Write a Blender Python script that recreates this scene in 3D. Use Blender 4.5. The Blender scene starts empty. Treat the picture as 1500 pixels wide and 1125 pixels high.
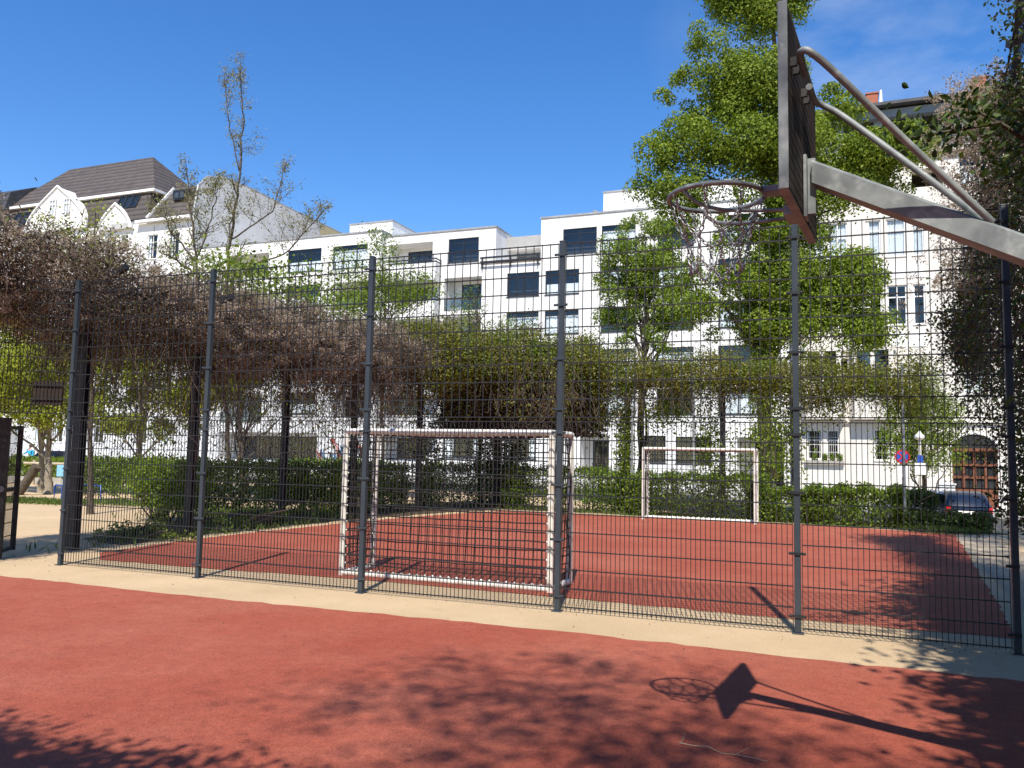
import bpy, math, random
import numpy as np
from mathutils import Matrix, Vector
R=np.random.default_rng(7); random.seed(7)
C=bpy.context.scene.collection; S=bpy.context.scene
pi=math.pi
# ---------------------------------------------------------------- camera + place frame
F_PX,PIT,ROL,EYE=1212.8,.0874,.0204,1.657
cp,sp,cr,sr=math.cos(PIT),math.sin(PIT),math.cos(ROL),math.sin(ROL)
cd=bpy.data.cameras.new('camera'); cam=bpy.data.objects.new('camera',cd); C.objects.link(cam)
cd.sensor_width=36; cd.lens=F_PX/1500*36; cd.clip_end=2000; cd.clip_start=.05
rt=Vector((cr,-sr*sp,sr*cp)); up=Vector((-sr,-cr*sp,cr*cp)); bk=Vector((0,-cp,-sp))
M4=Matrix.Identity(4)
for i in range(3): M4[i][0]=rt[i]; M4[i][1]=up[i]; M4[i][2]=bk[i]
M4[0][3]=0; M4[1][3]=0; M4[2][3]=EYE
cam.matrix_world=M4; S.camera=cam
# the place is laid out along the dividing fence: u along it, v away from the viewer, z up
A=.3818; ca,sa=math.cos(A),math.sin(A); OX,OY=-6.3338,11.897
def toF(x,y,z=0): x-=OX; y-=OY; return (x*ca-y*sa, x*sa+y*ca, z)
def W(u,v,z=0): return (OX+u*ca+v*sa, OY-u*sa+v*ca, z)
def at(px,py,Y):           # frame point seen in direction px,py at distance Y in front
    dx,dy=px-750,py-562.5; x=cr*dx+sr*dy; zc=-(-sr*dx+cr*dy)
    r=np.array([x,F_PX*cp-zc*sp,F_PX*sp+zc*cp]); r=r/r[1]*Y
    return np.array(toF(r[0],r[1],EYE+r[2]))
ORG={}
# ---------------------------------------------------------------- objects
def tag(o,label=None,cat=None,group=None,kind=None):
    if label: o['label']=label
    if cat: o['category']=cat
    if group: o['group']=group
    if kind: o['kind']=kind
    return o
def thing(name,label,cat,org=(0,0,0),group=None):
    o=bpy.data.objects.new(name,None); C.objects.link(o); o.empty_display_size=.2
    o.location=W(*org); o.rotation_euler=(0,0,-A); ORG[o]=np.array(org,float)
    return tag(o,label,cat,group)
def link(name,me,m,parent=None,org=None):
    o=bpy.data.objects.new(name,me); C.objects.link(o)
    for q in (m if isinstance(m,(list,tuple)) else [m]): me.materials.append(q)
    if parent is not None: o.parent=parent; ORG[o]=ORG[parent]
    else:
        org=(0,0,0) if org is None else org
        o.location=W(*org); o.rotation_euler=(0,0,-A); ORG[o]=np.array(org,float)
    return o
def mesh_np(name,V,Fa,smooth=False,mi=None):
    """V n x 3, Fa list of arrays (m x k)"""
    me=bpy.data.meshes.new(name); V=np.asarray(V,np.float32)
    me.vertices.add(len(V)); me.vertices.foreach_set('co',V.ravel())
    idx=np.concatenate([f.ravel() for f in Fa]); tot=np.concatenate([np.full(len(f),f.shape[1]) for f in Fa])
    st=np.concatenate([[0],np.cumsum(tot)[:-1]])
    me.loops.add(len(idx)); me.loops.foreach_set('vertex_index',idx.astype(np.int32))
    me.polygons.add(len(tot)); me.polygons.foreach_set('loop_start',st.astype(np.int32)); me.polygons.foreach_set('loop_total',tot.astype(np.int32))
    sm=np.full(len(tot),bool(smooth)) if not hasattr(smooth,'__len__') else np.asarray(smooth)
    me.polygons.foreach_set('use_smooth',sm)
    if mi is not None: me.polygons.foreach_set('material_index',np.asarray(mi,np.int32))
    me.update(calc_edges=True); me.validate()
    return me
class MB:
    def __init__(s): s.v=[]; s.f=[]; s.sm=[]; s.mi=[]; s.n=0; s.cur=0
    def add(s,V,Fs,smooth=False):
        V=np.asarray(V,float); s.v.append(V)
        for f in Fs: s.f.append([i+s.n for i in f]); s.sm.append(smooth); s.mi.append(s.cur)
        s.n+=len(V); return s
    def box(s,u0,u1,v0,v1,z0,z1):
        V=[(u,v,z) for z in (z0,z1) for v in (v0,v1) for u in (u0,u1)]
        return s.add(V,[(0,2,3,1),(4,5,7,6),(0,1,5,4),(2,6,7,3),(0,4,6,2),(1,3,7,5)])
    def quad(s,*p): return s.add(p,[tuple(range(len(p)))])
    def bar(s,p,q,w,h,upv=(0,0,1)):
        p,q=np.array(p,float),np.array(q,float); t=q-p; t/=np.linalg.norm(t)
        a=np.cross(t,upv); 
        if np.linalg.norm(a)<1e-4: a=np.cross(t,(0,1,0))
        a/=np.linalg.norm(a); b=np.cross(a,t); a=a*w/2; b=b*h/2
        V=[p-a-b,p+a-b,p+a+b,p-a+b,q-a-b,q+a-b,q+a+b,q-a+b]
        return s.add(V,[(0,1,2,3),(7,6,5,4),(0,4,5,1),(1,5,6,2),(2,6,7,3),(3,7,4,0)])
    def tube(s,P,r,k=6,caps=True,closed=False):
        P=np.asarray(P,float); n=len(P); r=np.full(n,r) if np.isscalar(r) else np.asarray(r)
        if closed: T=np.roll(P,-1,0)-np.roll(P,1,0)
        else: T=np.gradient(P,axis=0)
        T/=np.maximum(np.linalg.norm(T,axis=1,keepdims=True),1e-9)
        ref=np.array([0,0,1.]) if abs(T[:,2]).mean()<.85 else np.array([1.,0,0])
        a=np.cross(T,ref); a/=np.maximum(np.linalg.norm(a,axis=1,keepdims=True),1e-9); b=np.cross(T,a)
        th=np.arange(k)*2*pi/k
        V=(P[:,None]+r[:,None,None]*(np.cos(th)[None,:,None]*a[:,None]+np.sin(th)[None,:,None]*b[:,None])).reshape(-1,3)
        Fs=[]
        for i in range(n if closed else n-1):
            j=(i+1)%n
            for q in range(k): Fs.append((i*k+q,i*k+(q+1)%k,j*k+(q+1)%k,j*k+q))
        s.add(V,Fs,True)
        if caps and not closed:
            s.add(V[:k],[tuple(range(k))]); s.add(V[-k:],[tuple(reversed(range(k)))])
        return s
    def prism(s,poly,axis,t0,t1):
        """poly of 2-D points in the other two axes, extruded along axis 0/1/2"""
        n=len(poly); V=[]
        for t in (t0,t1):
            for (p,q) in poly:
                V.append({0:(t,p,q),1:(p,t,q),2:(p,q,t)}[axis])
        Fs=[tuple(reversed(range(n))),tuple(range(n,2*n))]+[(i,(i+1)%n,n+(i+1)%n,n+i) for i in range(n)]
        return s.add(V,Fs)
    def sphere(s,c,r,k=10,m=7,sq=(1,1,1)):
        V=[];Fs=[]
        for i in range(m+1):
            ph=pi*i/m
            for j in range(k):
                th=2*pi*j/k; V.append((c[0]+r*sq[0]*math.sin(ph)*math.cos(th),c[1]+r*sq[1]*math.sin(ph)*math.sin(th),c[2]+r*sq[2]*math.cos(ph)))
        for i in range(m):
            for j in range(k): Fs.append((i*k+j,(i+1)*k+j,(i+1)*k+(j+1)%k,i*k+(j+1)%k))
        return s.add(V,Fs,True)
    def build(s,name,m,parent=None,org=None,bevel=0):
        o_=ORG[parent] if parent is not None else np.array((0,0,0) if org is None else org,float)
        V=np.concatenate(s.v)-o_
        me=bpy.data.meshes.new(name); me.from_pydata(V.tolist(),[],s.f)
        me.polygons.foreach_set('use_smooth',s.sm); me.polygons.foreach_set('material_index',s.mi); me.update()
        o=link(name,me,m,parent,org)
        if bevel:
            b=o.modifiers.new('bevel','BEVEL'); b.width=bevel; b.segments=2; b.limit_method='ANGLE'; b.angle_limit=math.radians(50)
        return o
# ---------------------------------------------------------------- materials
def newmat(name):
    m=bpy.data.materials.new(name); m.use_nodes=True; nt=m.node_tree
    return m,nt,nt.nodes['Principled BSDF'],nt.nodes['Material Output']
def N(nt,t,**k):
    n=nt.nodes.new(t)
    for a,b in k.items():
        if a in n.inputs.keys() if isinstance(a,str) else False: n.inputs[a].default_value=b
        else: setattr(n,a,b)
    return n
def ramp(nt,fac,stops):
    r=nt.nodes.new('ShaderNodeValToRGB'); e=r.color_ramp.elements
    while len(e)<len(stops): e.new(.5)
    for q,(p,c) in zip(e,stops): q.position=p; q.color=(*c,1)
    nt.links.new(fac,r.inputs[0]); return r.outputs[0]
def noise(nt,scale,detail=4,rough=.6,coord=None):
    tc=nt.nodes.new('ShaderNodeTexCoord'); n=nt.nodes.new('ShaderNodeTexNoise')
    n.inputs['Scale'].default_value=scale; n.inputs['Detail'].default_value=detail; n.inputs['Roughness'].default_value=rough
    nt.links.new(tc.outputs['Object'] if coord is None else coord,n.inputs['Vector']); return n.outputs['Fac']
def mix(nt,f,a,b,mode='MIX'):
    n=nt.nodes.new('ShaderNodeMix'); n.data_type='RGBA'; n.blend_type=mode
    for s_,v in ((0,f),(6,a),(7,b)):
        if hasattr(v,'node'): nt.links.new(v,n.inputs[s_])
        else: n.inputs[s_].default_value=v if s_==0 else (*v,1)
    return n.outputs[2]
def bump(nt,b,h,strength=.3,dist=.01):
    n=nt.nodes.new('ShaderNodeBump'); n.inputs['Strength'].default_value=strength; n.inputs['Distance'].default_value=dist
    nt.links.new(h,n.inputs['Height']); nt.links.new(n.outputs[0],b.inputs['Normal'])
def surf(name,c1,c2,scale=3,rough=.7,metal=0,bscale=None,bstr=.2,bdist=.004,spec=.4,c3=None,scale3=40):
    m,nt,b,o=newmat(name)
    col=ramp(nt,noise(nt,scale),[(.32,c1),(.68,c2)])
    if c3: col=mix(nt,ramp(nt,noise(nt,scale3,2),[(.55,(0,0,0)),(.7,(1,1,1))]),col,c3)
    nt.links.new(col,b.inputs['Base Color']); b.inputs['Roughness'].default_value=rough; b.inputs['Metallic'].default_value=metal
    b.inputs['Specular IOR Level'].default_value=spec
    if bscale: bump(nt,b,noise(nt,bscale,6),bstr,bdist)
    return m
def facade(name,c1,c2,streak,amt=.45):
    m,nt,b,o=newmat(name); tc=nt.nodes.new('ShaderNodeTexCoord'); mp=nt.nodes.new('ShaderNodeMapping'); mp.inputs['Scale'].default_value=(2.2,2.2,.16); nt.links.new(tc.outputs['Object'],mp.inputs[0])
    col=ramp(nt,noise(nt,.45,7,.7),[(.3,c1),(.7,c2)])
    col=mix(nt,ramp(nt,noise(nt,1.,6,.7,mp.outputs[0]),[(.5,(0,0,0)),(.72,(amt,)*3)]),col,streak)
    col=mix(nt,.5,col,ramp(nt,noise(nt,26,4,.8),[(.3,(.82,.82,.82)),(.55,(1,1,1))]),'MULTIPLY')
    nt.links.new(col,b.inputs['Base Color']); b.inputs['Roughness'].default_value=.9; b.inputs['Specular IOR Level'].default_value=.2; bump(nt,b,noise(nt,45,5),.3,.01); return m
def leafmat(name,stops,trans=.35,rough=.5,patch=1.2,patchcol=None,spec=.3,tcol=1.3):
    m,nt,b,o=newmat(name); g=nt.nodes.new('ShaderNodeNewGeometry')
    col=ramp(nt,g.outputs['Random Per Island'],stops)
    if patchcol: col=mix(nt,ramp(nt,noise(nt,patch,3),[(.45,(0,0,0)),(.62,(1,1,1))]),col,patchcol)
    nt.links.new(col,b.inputs['Base Color']); b.inputs['Roughness'].default_value=rough; b.inputs['Specular IOR Level'].default_value=spec
    if trans>0:
        t=nt.nodes.new('ShaderNodeBsdfTranslucent'); tc=mix(nt,1.0,col,(min(1,tcol),min(1,tcol),.5),'MULTIPLY')
        nt.links.new(tc,t.inputs[0]); x=nt.nodes.new('ShaderNodeMixShader'); x.inputs[0].default_value=trans
        nt.links.new(b.outputs[0],x.inputs[1]); nt.links.new(t.outputs[0],x.inputs[2]); nt.links.new(x.outputs[0],o.inputs[0])
    return m
def glassmat(name,tint=(.75,.8,.85),refl=.12):
    m,nt,b,o=newmat(name); nt.nodes.remove(b)
    g=nt.nodes.new('ShaderNodeBsdfGlossy'); g.inputs['Roughness'].default_value=.03
    t=nt.nodes.new('ShaderNodeBsdfTransparent'); t.inputs[0].default_value=(*tint,1)
    f=nt.nodes.new('ShaderNodeLayerWeight'); f.inputs[0].default_value=.25; pw=nt.nodes.new('ShaderNodeMath'); pw.operation='POWER'; pw.inputs[1].default_value=2.5; nt.links.new(f.outputs['Facing'],pw.inputs[0])
    ad=nt.nodes.new('ShaderNodeMath'); ad.operation='MULTIPLY_ADD'; ad.inputs[1].default_value=.5; ad.inputs[2].default_value=refl; nt.links.new(pw.outputs[0],ad.inputs[0])
    x=nt.nodes.new('ShaderNodeMixShader'); nt.links.new(ad.outputs[0],x.inputs[0]); nt.links.new(t.outputs[0],x.inputs[1]); nt.links.new(g.outputs[0],x.inputs[2])
    nt.links.new(x.outputs[0],o.inputs[0]); return m
def courtmat(name):
    m,nt,b,o=newmat(name)
    base=ramp(nt,noise(nt,.5,5),[(.3,(.285,.064,.038)),(.72,(.35,.092,.056))])
    worn=ramp(nt,noise(nt,.33,8,.72),[(.46,(0,0,0)),(.74,(.6,.6,.6))])
    base=mix(nt,worn,base,(.42,.155,.102))
    gr=ramp(nt,noise(nt,70,4,.85),[(.3,(.30,.28,.28)),(.5,(1,1,1)),(.72,(1.4,1.36,1.33))])
    base=mix(nt,.8,base,gr,'MULTIPLY')
    mot=ramp(nt,noise(nt,7,8,.8),[(.35,(.80,.78,.78)),(.6,(1.06,1.06,1.06))]); base=mix(nt,.8,base,mot,'MULTIPLY'); spk=ramp(nt,noise(nt,48,3,.8),[(.66,(0,0,0)),(.74,(.7,.7,.7))]); base=mix(nt,spk,base,(.52,.33,.25))
    dirt=ramp(nt,noise(nt,2.3,8,.75),[(.58,(0,0,0)),(.75,(.35,.35,.35))]); base=mix(nt,dirt,base,(.19,.055,.04))
    nt.links.new(base,b.inputs['Base Color']); b.inputs['Roughness'].default_value=.9; b.inputs['Specular IOR Level'].default_value=.25
    bump(nt,b,noise(nt,85,4,.8),.8,.008); return m
def groundmat(name,c1,c2,peb,sc=.6):
    m,nt,b,o=newmat(name)
    base=ramp(nt,noise(nt,sc,7,.7),[(.3,c1),(.7,c2)])
    gr=ramp(nt,noise(nt,60,4,.85),[(.28,(.5,.48,.46)),(.5,(1,1,1)),(.75,(1.15,1.13,1.1))]); base=mix(nt,.85,base,gr,'MULTIPLY')
    st=ramp(nt,noise(nt,1.7,8,.75),[(.55,(0,0,0)),(.72,(.5,.5,.5))]); base=mix(nt,st,base,peb)
    nt.links.new(base,b.inputs['Base Color']); b.inputs['Roughness'].default_value=.95; b.inputs['Specular IOR Level'].default_value=.15
    bump(nt,b,noise(nt,70,6,.8),.8,.01); return m
m_sand=groundmat('sand',(.45,.335,.205),(.56,.42,.265),(.37,.28,.18))
m_court=courtmat('court_rubber')
m_conc=groundmat('concrete',(.36,.34,.31),(.45,.43,.39),(.3,.28,.26))
m_asph=groundmat('asphalt',(.05,.05,.052),(.075,.074,.072),(.04,.04,.04))
m_pave=groundmat('paving',(.26,.25,.24),(.34,.33,.31),(.2,.2,.19))
m_soil=groundmat('soil',(.06,.045,.03),(.11,.08,.055),(.05,.06,.025),2)
m_wire=surf('fence_paint',(.010,.012,.014),(.018,.021,.025),4,.5,.0,spec=.5)
m_post=surf('post_paint',(.028,.038,.048),(.042,.054,.068),3,.42,.0,60,.08,spec=.4)
m_zinc=surf('zinc_clamp',(.16,.17,.18),(.3,.31,.32),30,.4,.6)
m_dark=surf('dark_steel',(.012,.012,.013),(.03,.027,.025),3,.55,0,40,.2)
m_galv=surf('galvanised_steel',(.15,.17,.172),(.27,.295,.295),7,.55,.08,50,.08,c3=(.30,.32,.315),scale3=13)
m_chain=surf('chain_steel',(.22,.23,.23),(.5,.51,.5),60,.35,.4)
m_slat=surf('dark_board',(.028,.019,.015),(.06,.042,.034),8,.6,0,60,.2)
m_wood=surf('brown_wood',(.016,.010,.007),(.035,.021,.013),12,.7,0,70,.3)
m_rail=surf('rail_wood',(.33,.27,.18),(.5,.42,.3),9,.8,0,60,.3)
m_white=surf('white_metal',(.66,.64,.58),(.8,.78,.72),2.2,.45,0,c3=(.5,.42,.32),scale3=5)
m_rope=surf('rope',(.012,.010,.010),(.03,.024,.023),30,.85)
m_tie=surf('white_tie',(.75,.74,.7),(.85,.84,.8),30,.6)
m_render=facade('white_render',(.70,.69,.67),(.80,.79,.77),(.52,.51,.48),.5)
m_cream=facade('cream_render',(.65,.61,.55),(.74,.70,.64),(.5,.46,.4),.45)
m_grey=surf('grey_render',(.47,.455,.43),(.60,.585,.555),.35,.9,0,30,.25,.01,c3=(.42,.41,.39),scale3=.9)
m_ochre=surf('ochre_render',(.42,.35,.19),(.5,.42,.24),.6,.9)
m_cop=surf('grey_coping',(.27,.27,.27),(.4,.4,.4),2,.5,.3)
m_frame=surf('dark_window_frame',(.014,.018,.024),(.025,.03,.038),5,.4)
m_wframe=surf('white_window_frame',(.74,.73,.7),(.82,.81,.79),5,.5)
m_glass=glassmat('window_glass',(.9,.93,.95),.08); m_glassb=glassmat('balcony_glass',(.6,.66,.68),.1)
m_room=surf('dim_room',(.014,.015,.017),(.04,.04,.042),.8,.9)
m_curt=surf('curtain',(.72,.75,.75),(.86,.88,.88),6,.9)
m_slate=surf('dark_roof',(.04,.042,.045),(.07,.07,.075),2,.6)
m_brick=surf('red_brick',(.30,.09,.05),(.42,.15,.09),6,.85,0,30,.4)
m_bdoor=surf('brown_door',(.13,.045,.02),(.22,.085,.04),6,.5)
m_bark=surf('bark',(.055,.042,.03),(.12,.095,.07),9,.9,0,25,.9,.03)
m_paleb=surf('pale_bark',(.2,.17,.12),(.33,.28,.21),7,.9,0,25,.8,.03)
m_twig=surf('brown_twig',(.075,.048,.032),(.15,.10,.07),4,.9)
m_stem=surf('vine_stem',(.11,.08,.05),(.21,.16,.10),3,.9)
m_blue=surf('blue_paint',(.01,.05,.24),(.02,.09,.34),5,.35)
m_stone=surf('kerb_stone',(.3,.28,.24),(.42,.39,.34),4,.9,0,30,.4)
def rooftile():
    m,nt,b,o=newmat('roof_tiles'); tc=nt.nodes.new('ShaderNodeTexCoord')
    w=nt.nodes.new('ShaderNodeTexWave'); w.wave_type='BANDS'; w.bands_direction='Z'; w.wave_profile='SAW'; w.inputs['Scale'].default_value=.62; w.inputs['Distortion'].default_value=.25; w.inputs['Detail Scale'].default_value=3
    nt.links.new(tc.outputs['Object'],w.inputs[0])
    w2=nt.nodes.new('ShaderNodeTexWave'); w2.wave_type='BANDS'; w2.bands_direction='X'; w2.inputs['Scale'].default_value=1.1; nt.links.new(tc.outputs['Object'],w2.inputs[0])
    c=ramp(nt,noise(nt,1.5,6),[(.3,(.06,.048,.042)),(.7,(.105,.085,.074))])
    c=mix(nt,.8,c,ramp(nt,w.outputs['Fac'],[(.0,(.2,.2,.2)),(.6,(1,1,1))]),'MULTIPLY'); c=mix(nt,.3,c,ramp(nt,w2.outputs['Fac'],[(.0,(.5,.5,.5)),(.4,(1,1,1))]),'MULTIPLY')
    nt.links.new(c,b.inputs['Base Color']); b.inputs['Roughness'].default_value=.75; bump(nt,b,w.outputs['Fac'],.6,.05); return m
m_tile=rooftile()
g1=lambda a,b,c:[(0,a),(.5,b),(1,c)]
m_ivy=leafmat('ivy_leaf',g1((.075,.13,.011),(.175,.25,.024),(.30,.36,.045)),.42,.6,patch=.5,spec=.25)
m_young=leafmat('young_leaf',g1((.11,.175,.018),(.18,.26,.03),(.27,.33,.05)),.45)
m_lime=leafmat('lime_leaf',g1((.20,.25,.02),(.31,.36,.035),(.42,.45,.07)),.5)
m_olive=leafmat('olive_leaf',g1((.10,.115,.015),(.18,.185,.027),(.27,.25,.045)),.4,patch=1.1,patchcol=(.13,.19,.022))
m_hedge=leafmat('hedge_leaf',g1((.07,.12,.013),(.135,.215,.024),(.24,.32,.045)),.4,.6,spec=.25)
m_bush=leafmat('bush_leaf',g1((.09,.15,.015),(.16,.245,.026),(.26,.33,.045)),.45,.6,spec=.25)
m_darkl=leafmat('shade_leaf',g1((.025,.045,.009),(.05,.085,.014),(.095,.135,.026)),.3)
m_dead=leafmat('dead_leaf',g1((.055,.038,.026),(.115,.082,.060),(.20,.150,.115)),.2,.9)
m_shadedead=leafmat('shaded_dead_leaf',g1((.025,.016,.011),(.05,.034,.024),(.085,.06,.045)),.1,.9)  # darker copy of the dead leaf, vine shade put into its colour
m_seed=leafmat('seed_fluff',g1((.30,.235,.20),(.42,.345,.30),(.56,.47,.41)),.45,.95,spec=.05,tcol=1.)
m_bud=leafmat('bud_leaf',g1((.13,.13,.055),(.23,.22,.10),(.36,.33,.17)),.35)
m_grass=leafmat('grass_blade',g1((.05,.09,.015),(.09,.14,.022),(.15,.19,.04)),.3)
# ---------------------------------------------------------------- foliage builders
def unit(n):
    t=R.normal(size=(n,3)); return t/np.linalg.norm(t,axis=1,keepdims=True)
def leaf_mesh(name,P,size,asp=.62,droop=0,upn=0.,nrm=None):
    P=np.asarray(P); n=len(P); t=unit(n); t[:,2]-=droop; t/=np.linalg.norm(t,axis=1,keepdims=True)
    nn=unit(n); nn[:,2]+=upn
    if nrm is not None: nn=nn*.75+nrm; t=t-nn*(np.sum(t*nn,1,keepdims=True)/np.sum(nn*nn,1,keepdims=True)); t/=np.maximum(np.linalg.norm(t,axis=1,keepdims=True),1e-6)
    b=np.cross(t,nn); b/=np.maximum(np.linalg.norm(b,axis=1,keepdims=True),1e-6)
    s=(size*R.uniform(.6,1.35,n))[:,None]
    V=np.stack([P-t*s/2,P+b*s*asp/2-t*s*.05,P+t*s/2,P-b*s*asp/2-t*s*.05],1).reshape(-1,3)
    return mesh_np(name,V,[np.arange(4*n).reshape(n,4)])
def leaf6_mesh(name,P,size,asp=.5,droop=0,upn=0.):
    P=np.asarray(P); n=len(P); t=unit(n); t[:,2]-=droop; t/=np.linalg.norm(t,axis=1,keepdims=True)
    nn=unit(n); nn[:,2]+=upn; b=np.cross(t,nn); b/=np.maximum(np.linalg.norm(b,axis=1,keepdims=True),1e-6); f=np.cross(b,t)
    s=(size*R.uniform(.6,1.35,n))[:,None]; w=s*asp/2
    V=np.stack([P-t*s*.5,P-t*s*.22+b*w*.85+f*w*.35,P+t*s*.12+b*w+f*w*.35,P+t*s*.5,P+t*s*.12-b*w+f*w*.35,P-t*s*.22-b*w*.85+f*w*.35],1).reshape(-1,3)
    i=np.arange(n)[:,None]*6
    return mesh_np(name,V,[np.concatenate([i+0,i+1,i+2,i+3],1),np.concatenate([i+0,i+3,i+4,i+5],1)])
def leaves(name,P,size,m,parent=None,org=None,near=False,**k):
    o_=ORG[parent] if parent is not None else np.array((0,0,0) if org is None else org,float)
    return link(name,(leaf6_mesh if near else leaf_mesh)(name,np.asarray(P)-o_,size,**k),m,parent,org)
def blob_pts(blobs,per,clus=.5,npc=45,core=.35):
    """blobs: (centre, (ru,rv,rz), density factor): leaves in clumps near the blob's outside"""
    out=[]; cl=[]
    for c,r,k in blobs:
        c=np.array(c); r=np.array(r); n=max(3,int(per*k*(r[0]*r[1]*r[2])**(2/3)/npc*4))
        d=unit(n)*(R.uniform(core**3,1,n)**(1/3))[:,None]; cc=c+d*r; cl.append(cc)
        q=np.repeat(cc,npc,0)+R.normal(size=(n*npc,3))*clus*R.uniform(.5,1.2,(n,1)).repeat(npc,0)*np.array([1,1,.75]); out.append(q)
    return np.concatenate(out),np.concatenate(cl)
def limb(mb,p,q,r0,r1,wob=.08,n=6,k=6,sag=0):
    p,q=np.array(p,float),np.array(q,float); L=np.linalg.norm(q-p); t=np.linspace(0,1,n)
    P=p+(q-p)*t[:,None]+R.normal(size=(n,3))*wob*L*np.sin(pi*t)[:,None]*.5; P[:,2]+=sag*L*np.sin(pi*t)
    mb.tube(P,r0+(r1-r0)*t,k); return P
def lobes(blobs,per,lr=.75,dens=260,hang=.25):
    """crowns built of drooping leafy lobes: points and the outward direction of each"""
    Ps=[];Ns=[];Cs=[]
    for c,r,k in blobs:
        c=np.array(c); r=np.array(r); n=max(3,int(per*k*(r[0]*r[1]*r[2])**(2/3)))
        d=unit(n); d[:,2]=d[:,2]*.9+.1; cc=c+d*r*(R.uniform(.35,1,n)**.6)[:,None]; Cs.append(cc)
        for q in cc:
            L=lr*R.uniform(.55,1.25)*min(1.3,max(.5,r.mean()/1.2)); m=int(dens*L*L/(lr*lr)*R.uniform(.7,1.2)); o=unit(m); o[:,2]=np.abs(o[:,2])*np.where(R.uniform(size=m)<.72,1,-1)
            o2=o*np.array([1,1,.8])*L*(R.uniform(.35,1.08,m)**.5)[:,None]; o2[:,2]-=hang*R.exponential(1,m)*L*(1-np.abs(o[:,2]))
            Ps.append(q+o2); Ns.append(o)
    return np.concatenate(Ps),np.concatenate(Ns),np.concatenate(Cs)
def pxblob(Y,lst,dep=.9):
    out=[]
    for (x,y,rx,ry,*k) in lst:
        dy=0 if len(k)<2 else k[1]
        c=at(x,y,Y+dy); f=(Y+dy)/F_PX; out.append((c,(rx*f,(rx+ry)/2*f*dep,ry*f),k[0] if k else 1))
    return out
def tree(name,label,base,trunk,r0,blobs,per,size,lm,bm,clus=.5,npc=45,nl=40,group=None,core=.35,droop=.3,near=False,ivyclad=0,lobe=None):
    T=thing(name,label,'tree',base,group)
    mb=MB(); P=np.array([base]+list(trunk),float); n=len(P)
    # smooth trunk
    tt=np.linspace(0,n-1,n*4); Q=np.stack([np.interp(tt,range(n),P[:,i]) for i in range(3)],1); Q[1:-1]+=R.normal(size=(len(Q)-2,3))*r0*.25
    rr=r0*(1-.8*np.linspace(0,1,len(Q))); rr[0]*=1.35; mb.tube(Q,rr,9)
    nrm=None
    if lobe: pts,nrm,cl=lobes(blobs,per,*lobe)
    else: pts,cl=blob_pts(blobs,per,clus,npc,core)
    kw={} if nrm is None else {'nrm':nrm}
    for c in cl[R.choice(len(cl),min(nl,len(cl)),False)]:
        h=Q[:,2]; low=np.where(h<max(c[2]-.4,h[2]))[0]; i=int(R.choice(low[max(0,int(len(low)*.35)):])) if len(low) else 3
        if np.linalg.norm(Q[i]-c)<5.5: limb(mb,Q[i],c,max(rr[i]*.45,.018),.01,.07,8,5,.06)
    mb.build('trunk',bm,T)
    leaves('crown',pts,size,lm,T,droop=droop,near=near,**kw)
    if ivyclad:
        i=R.integers(0,int(len(Q)*.6),ivyclad); th=R.uniform(0,2*pi,ivyclad); rad=rr[i]+R.uniform(.0,.35,ivyclad); IP=Q[i]+np.stack([np.cos(th)*rad,np.sin(th)*rad,R.normal(size=ivyclad)*.25],1); leaves('trunk_ivy',IP,size,lm,T,droop=droop)
    return T
# ================================================================ GROUND
def sst(x,a,b): t=np.clip((x-a)/(b-a),0,1); return t*t*(3-2*t)
def gz(u,v): return -.8*sst(v,17.5,22.5)*sst(u,-6,9)
def sheet(name,us,vs,dz,m,kind='structure'):
    U,Vv=np.meshgrid(us,vs,indexing='ij'); Z=gz(U,Vv)+dz
    V=np.stack([U,Vv,Z],-1).reshape(-1,3); nu,nv=len(us),len(vs)
    i=np.arange(nu*nv).reshape(nu,nv); Fq=np.stack([i[:-1,:-1],i[1:,:-1],i[1:,1:],i[:-1,1:]],-1).reshape(-1,4)
    o=link(name,mesh_np(name,V,[Fq],True),m); o['kind']=kind; return o
ax=np.concatenate([[-400,-200,-100],np.arange(-60,40.1,1.),[70,120,220,400]])
ay=np.concatenate([[-200,-60,-20],np.arange(-14,30.1,1.),[40,60,100,200,500]])
sheet('ground',ax,ay,0,m_sand)
ux=np.concatenate([[-200,-120],np.arange(-70,46,2.),[80,160]])
sheet('road',ux,np.linspace(27,36.5,8),.012,m_asph)
sheet('pavement',ux,np.linspace(36.5,43.6,5),.13,m_pave)
def kerbline(name,v):
    us=np.arange(-70,44.1,2.); mb=MB()
    for a,b in zip(us[:-1],us[1:]):
        za,zb=gz(a,v),gz(b,v)
        mb.add([(a,v,za-.1),(b,v,zb-.1),(b,v,zb+.136),(a,v,za+.136),(a,v+.14,za-.1),(b,v+.14,zb-.1),(b,v+.14,zb+.136),(a,v+.14,za+.136)],[(0,1,2,3),(3,2,6,7),(7,6,5,4)])
    o=mb.build(name,m_stone); o['kind']='structure'
kerbline('kerb',36.36)
def polysheet(name,pts,z,m,step=.35,jit=.03):
    P=[]
    for (a,b) in zip(pts,pts[1:]+pts[:1]):
        a,b=np.array(a),np.array(b); L=np.linalg.norm(b-a); n=max(1,int(L/step))
        for i in range(n): P.append(a+(b-a)*i/n+(R.normal(size=2)*jit if abs(a[0])<14 else 0))
    mb=MB(); mb.add([(p[0],p[1],z) for p in P],[tuple(range(len(P)))]); o=mb.build(name,m); o['kind']='structure'; return o
polysheet('near_court',[(-14,-1.1),(.26,-1.1),(1.4,-1.08),(2.61,-1.12),(4.35,-1.1),(6,-1.02),(7.97,-.99),(9.65,-1.06),(11.58,-1.08),(12.4,-1.2),(12.4,-18),(-14,-18)],.005,m_court,.16,.018)
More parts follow.
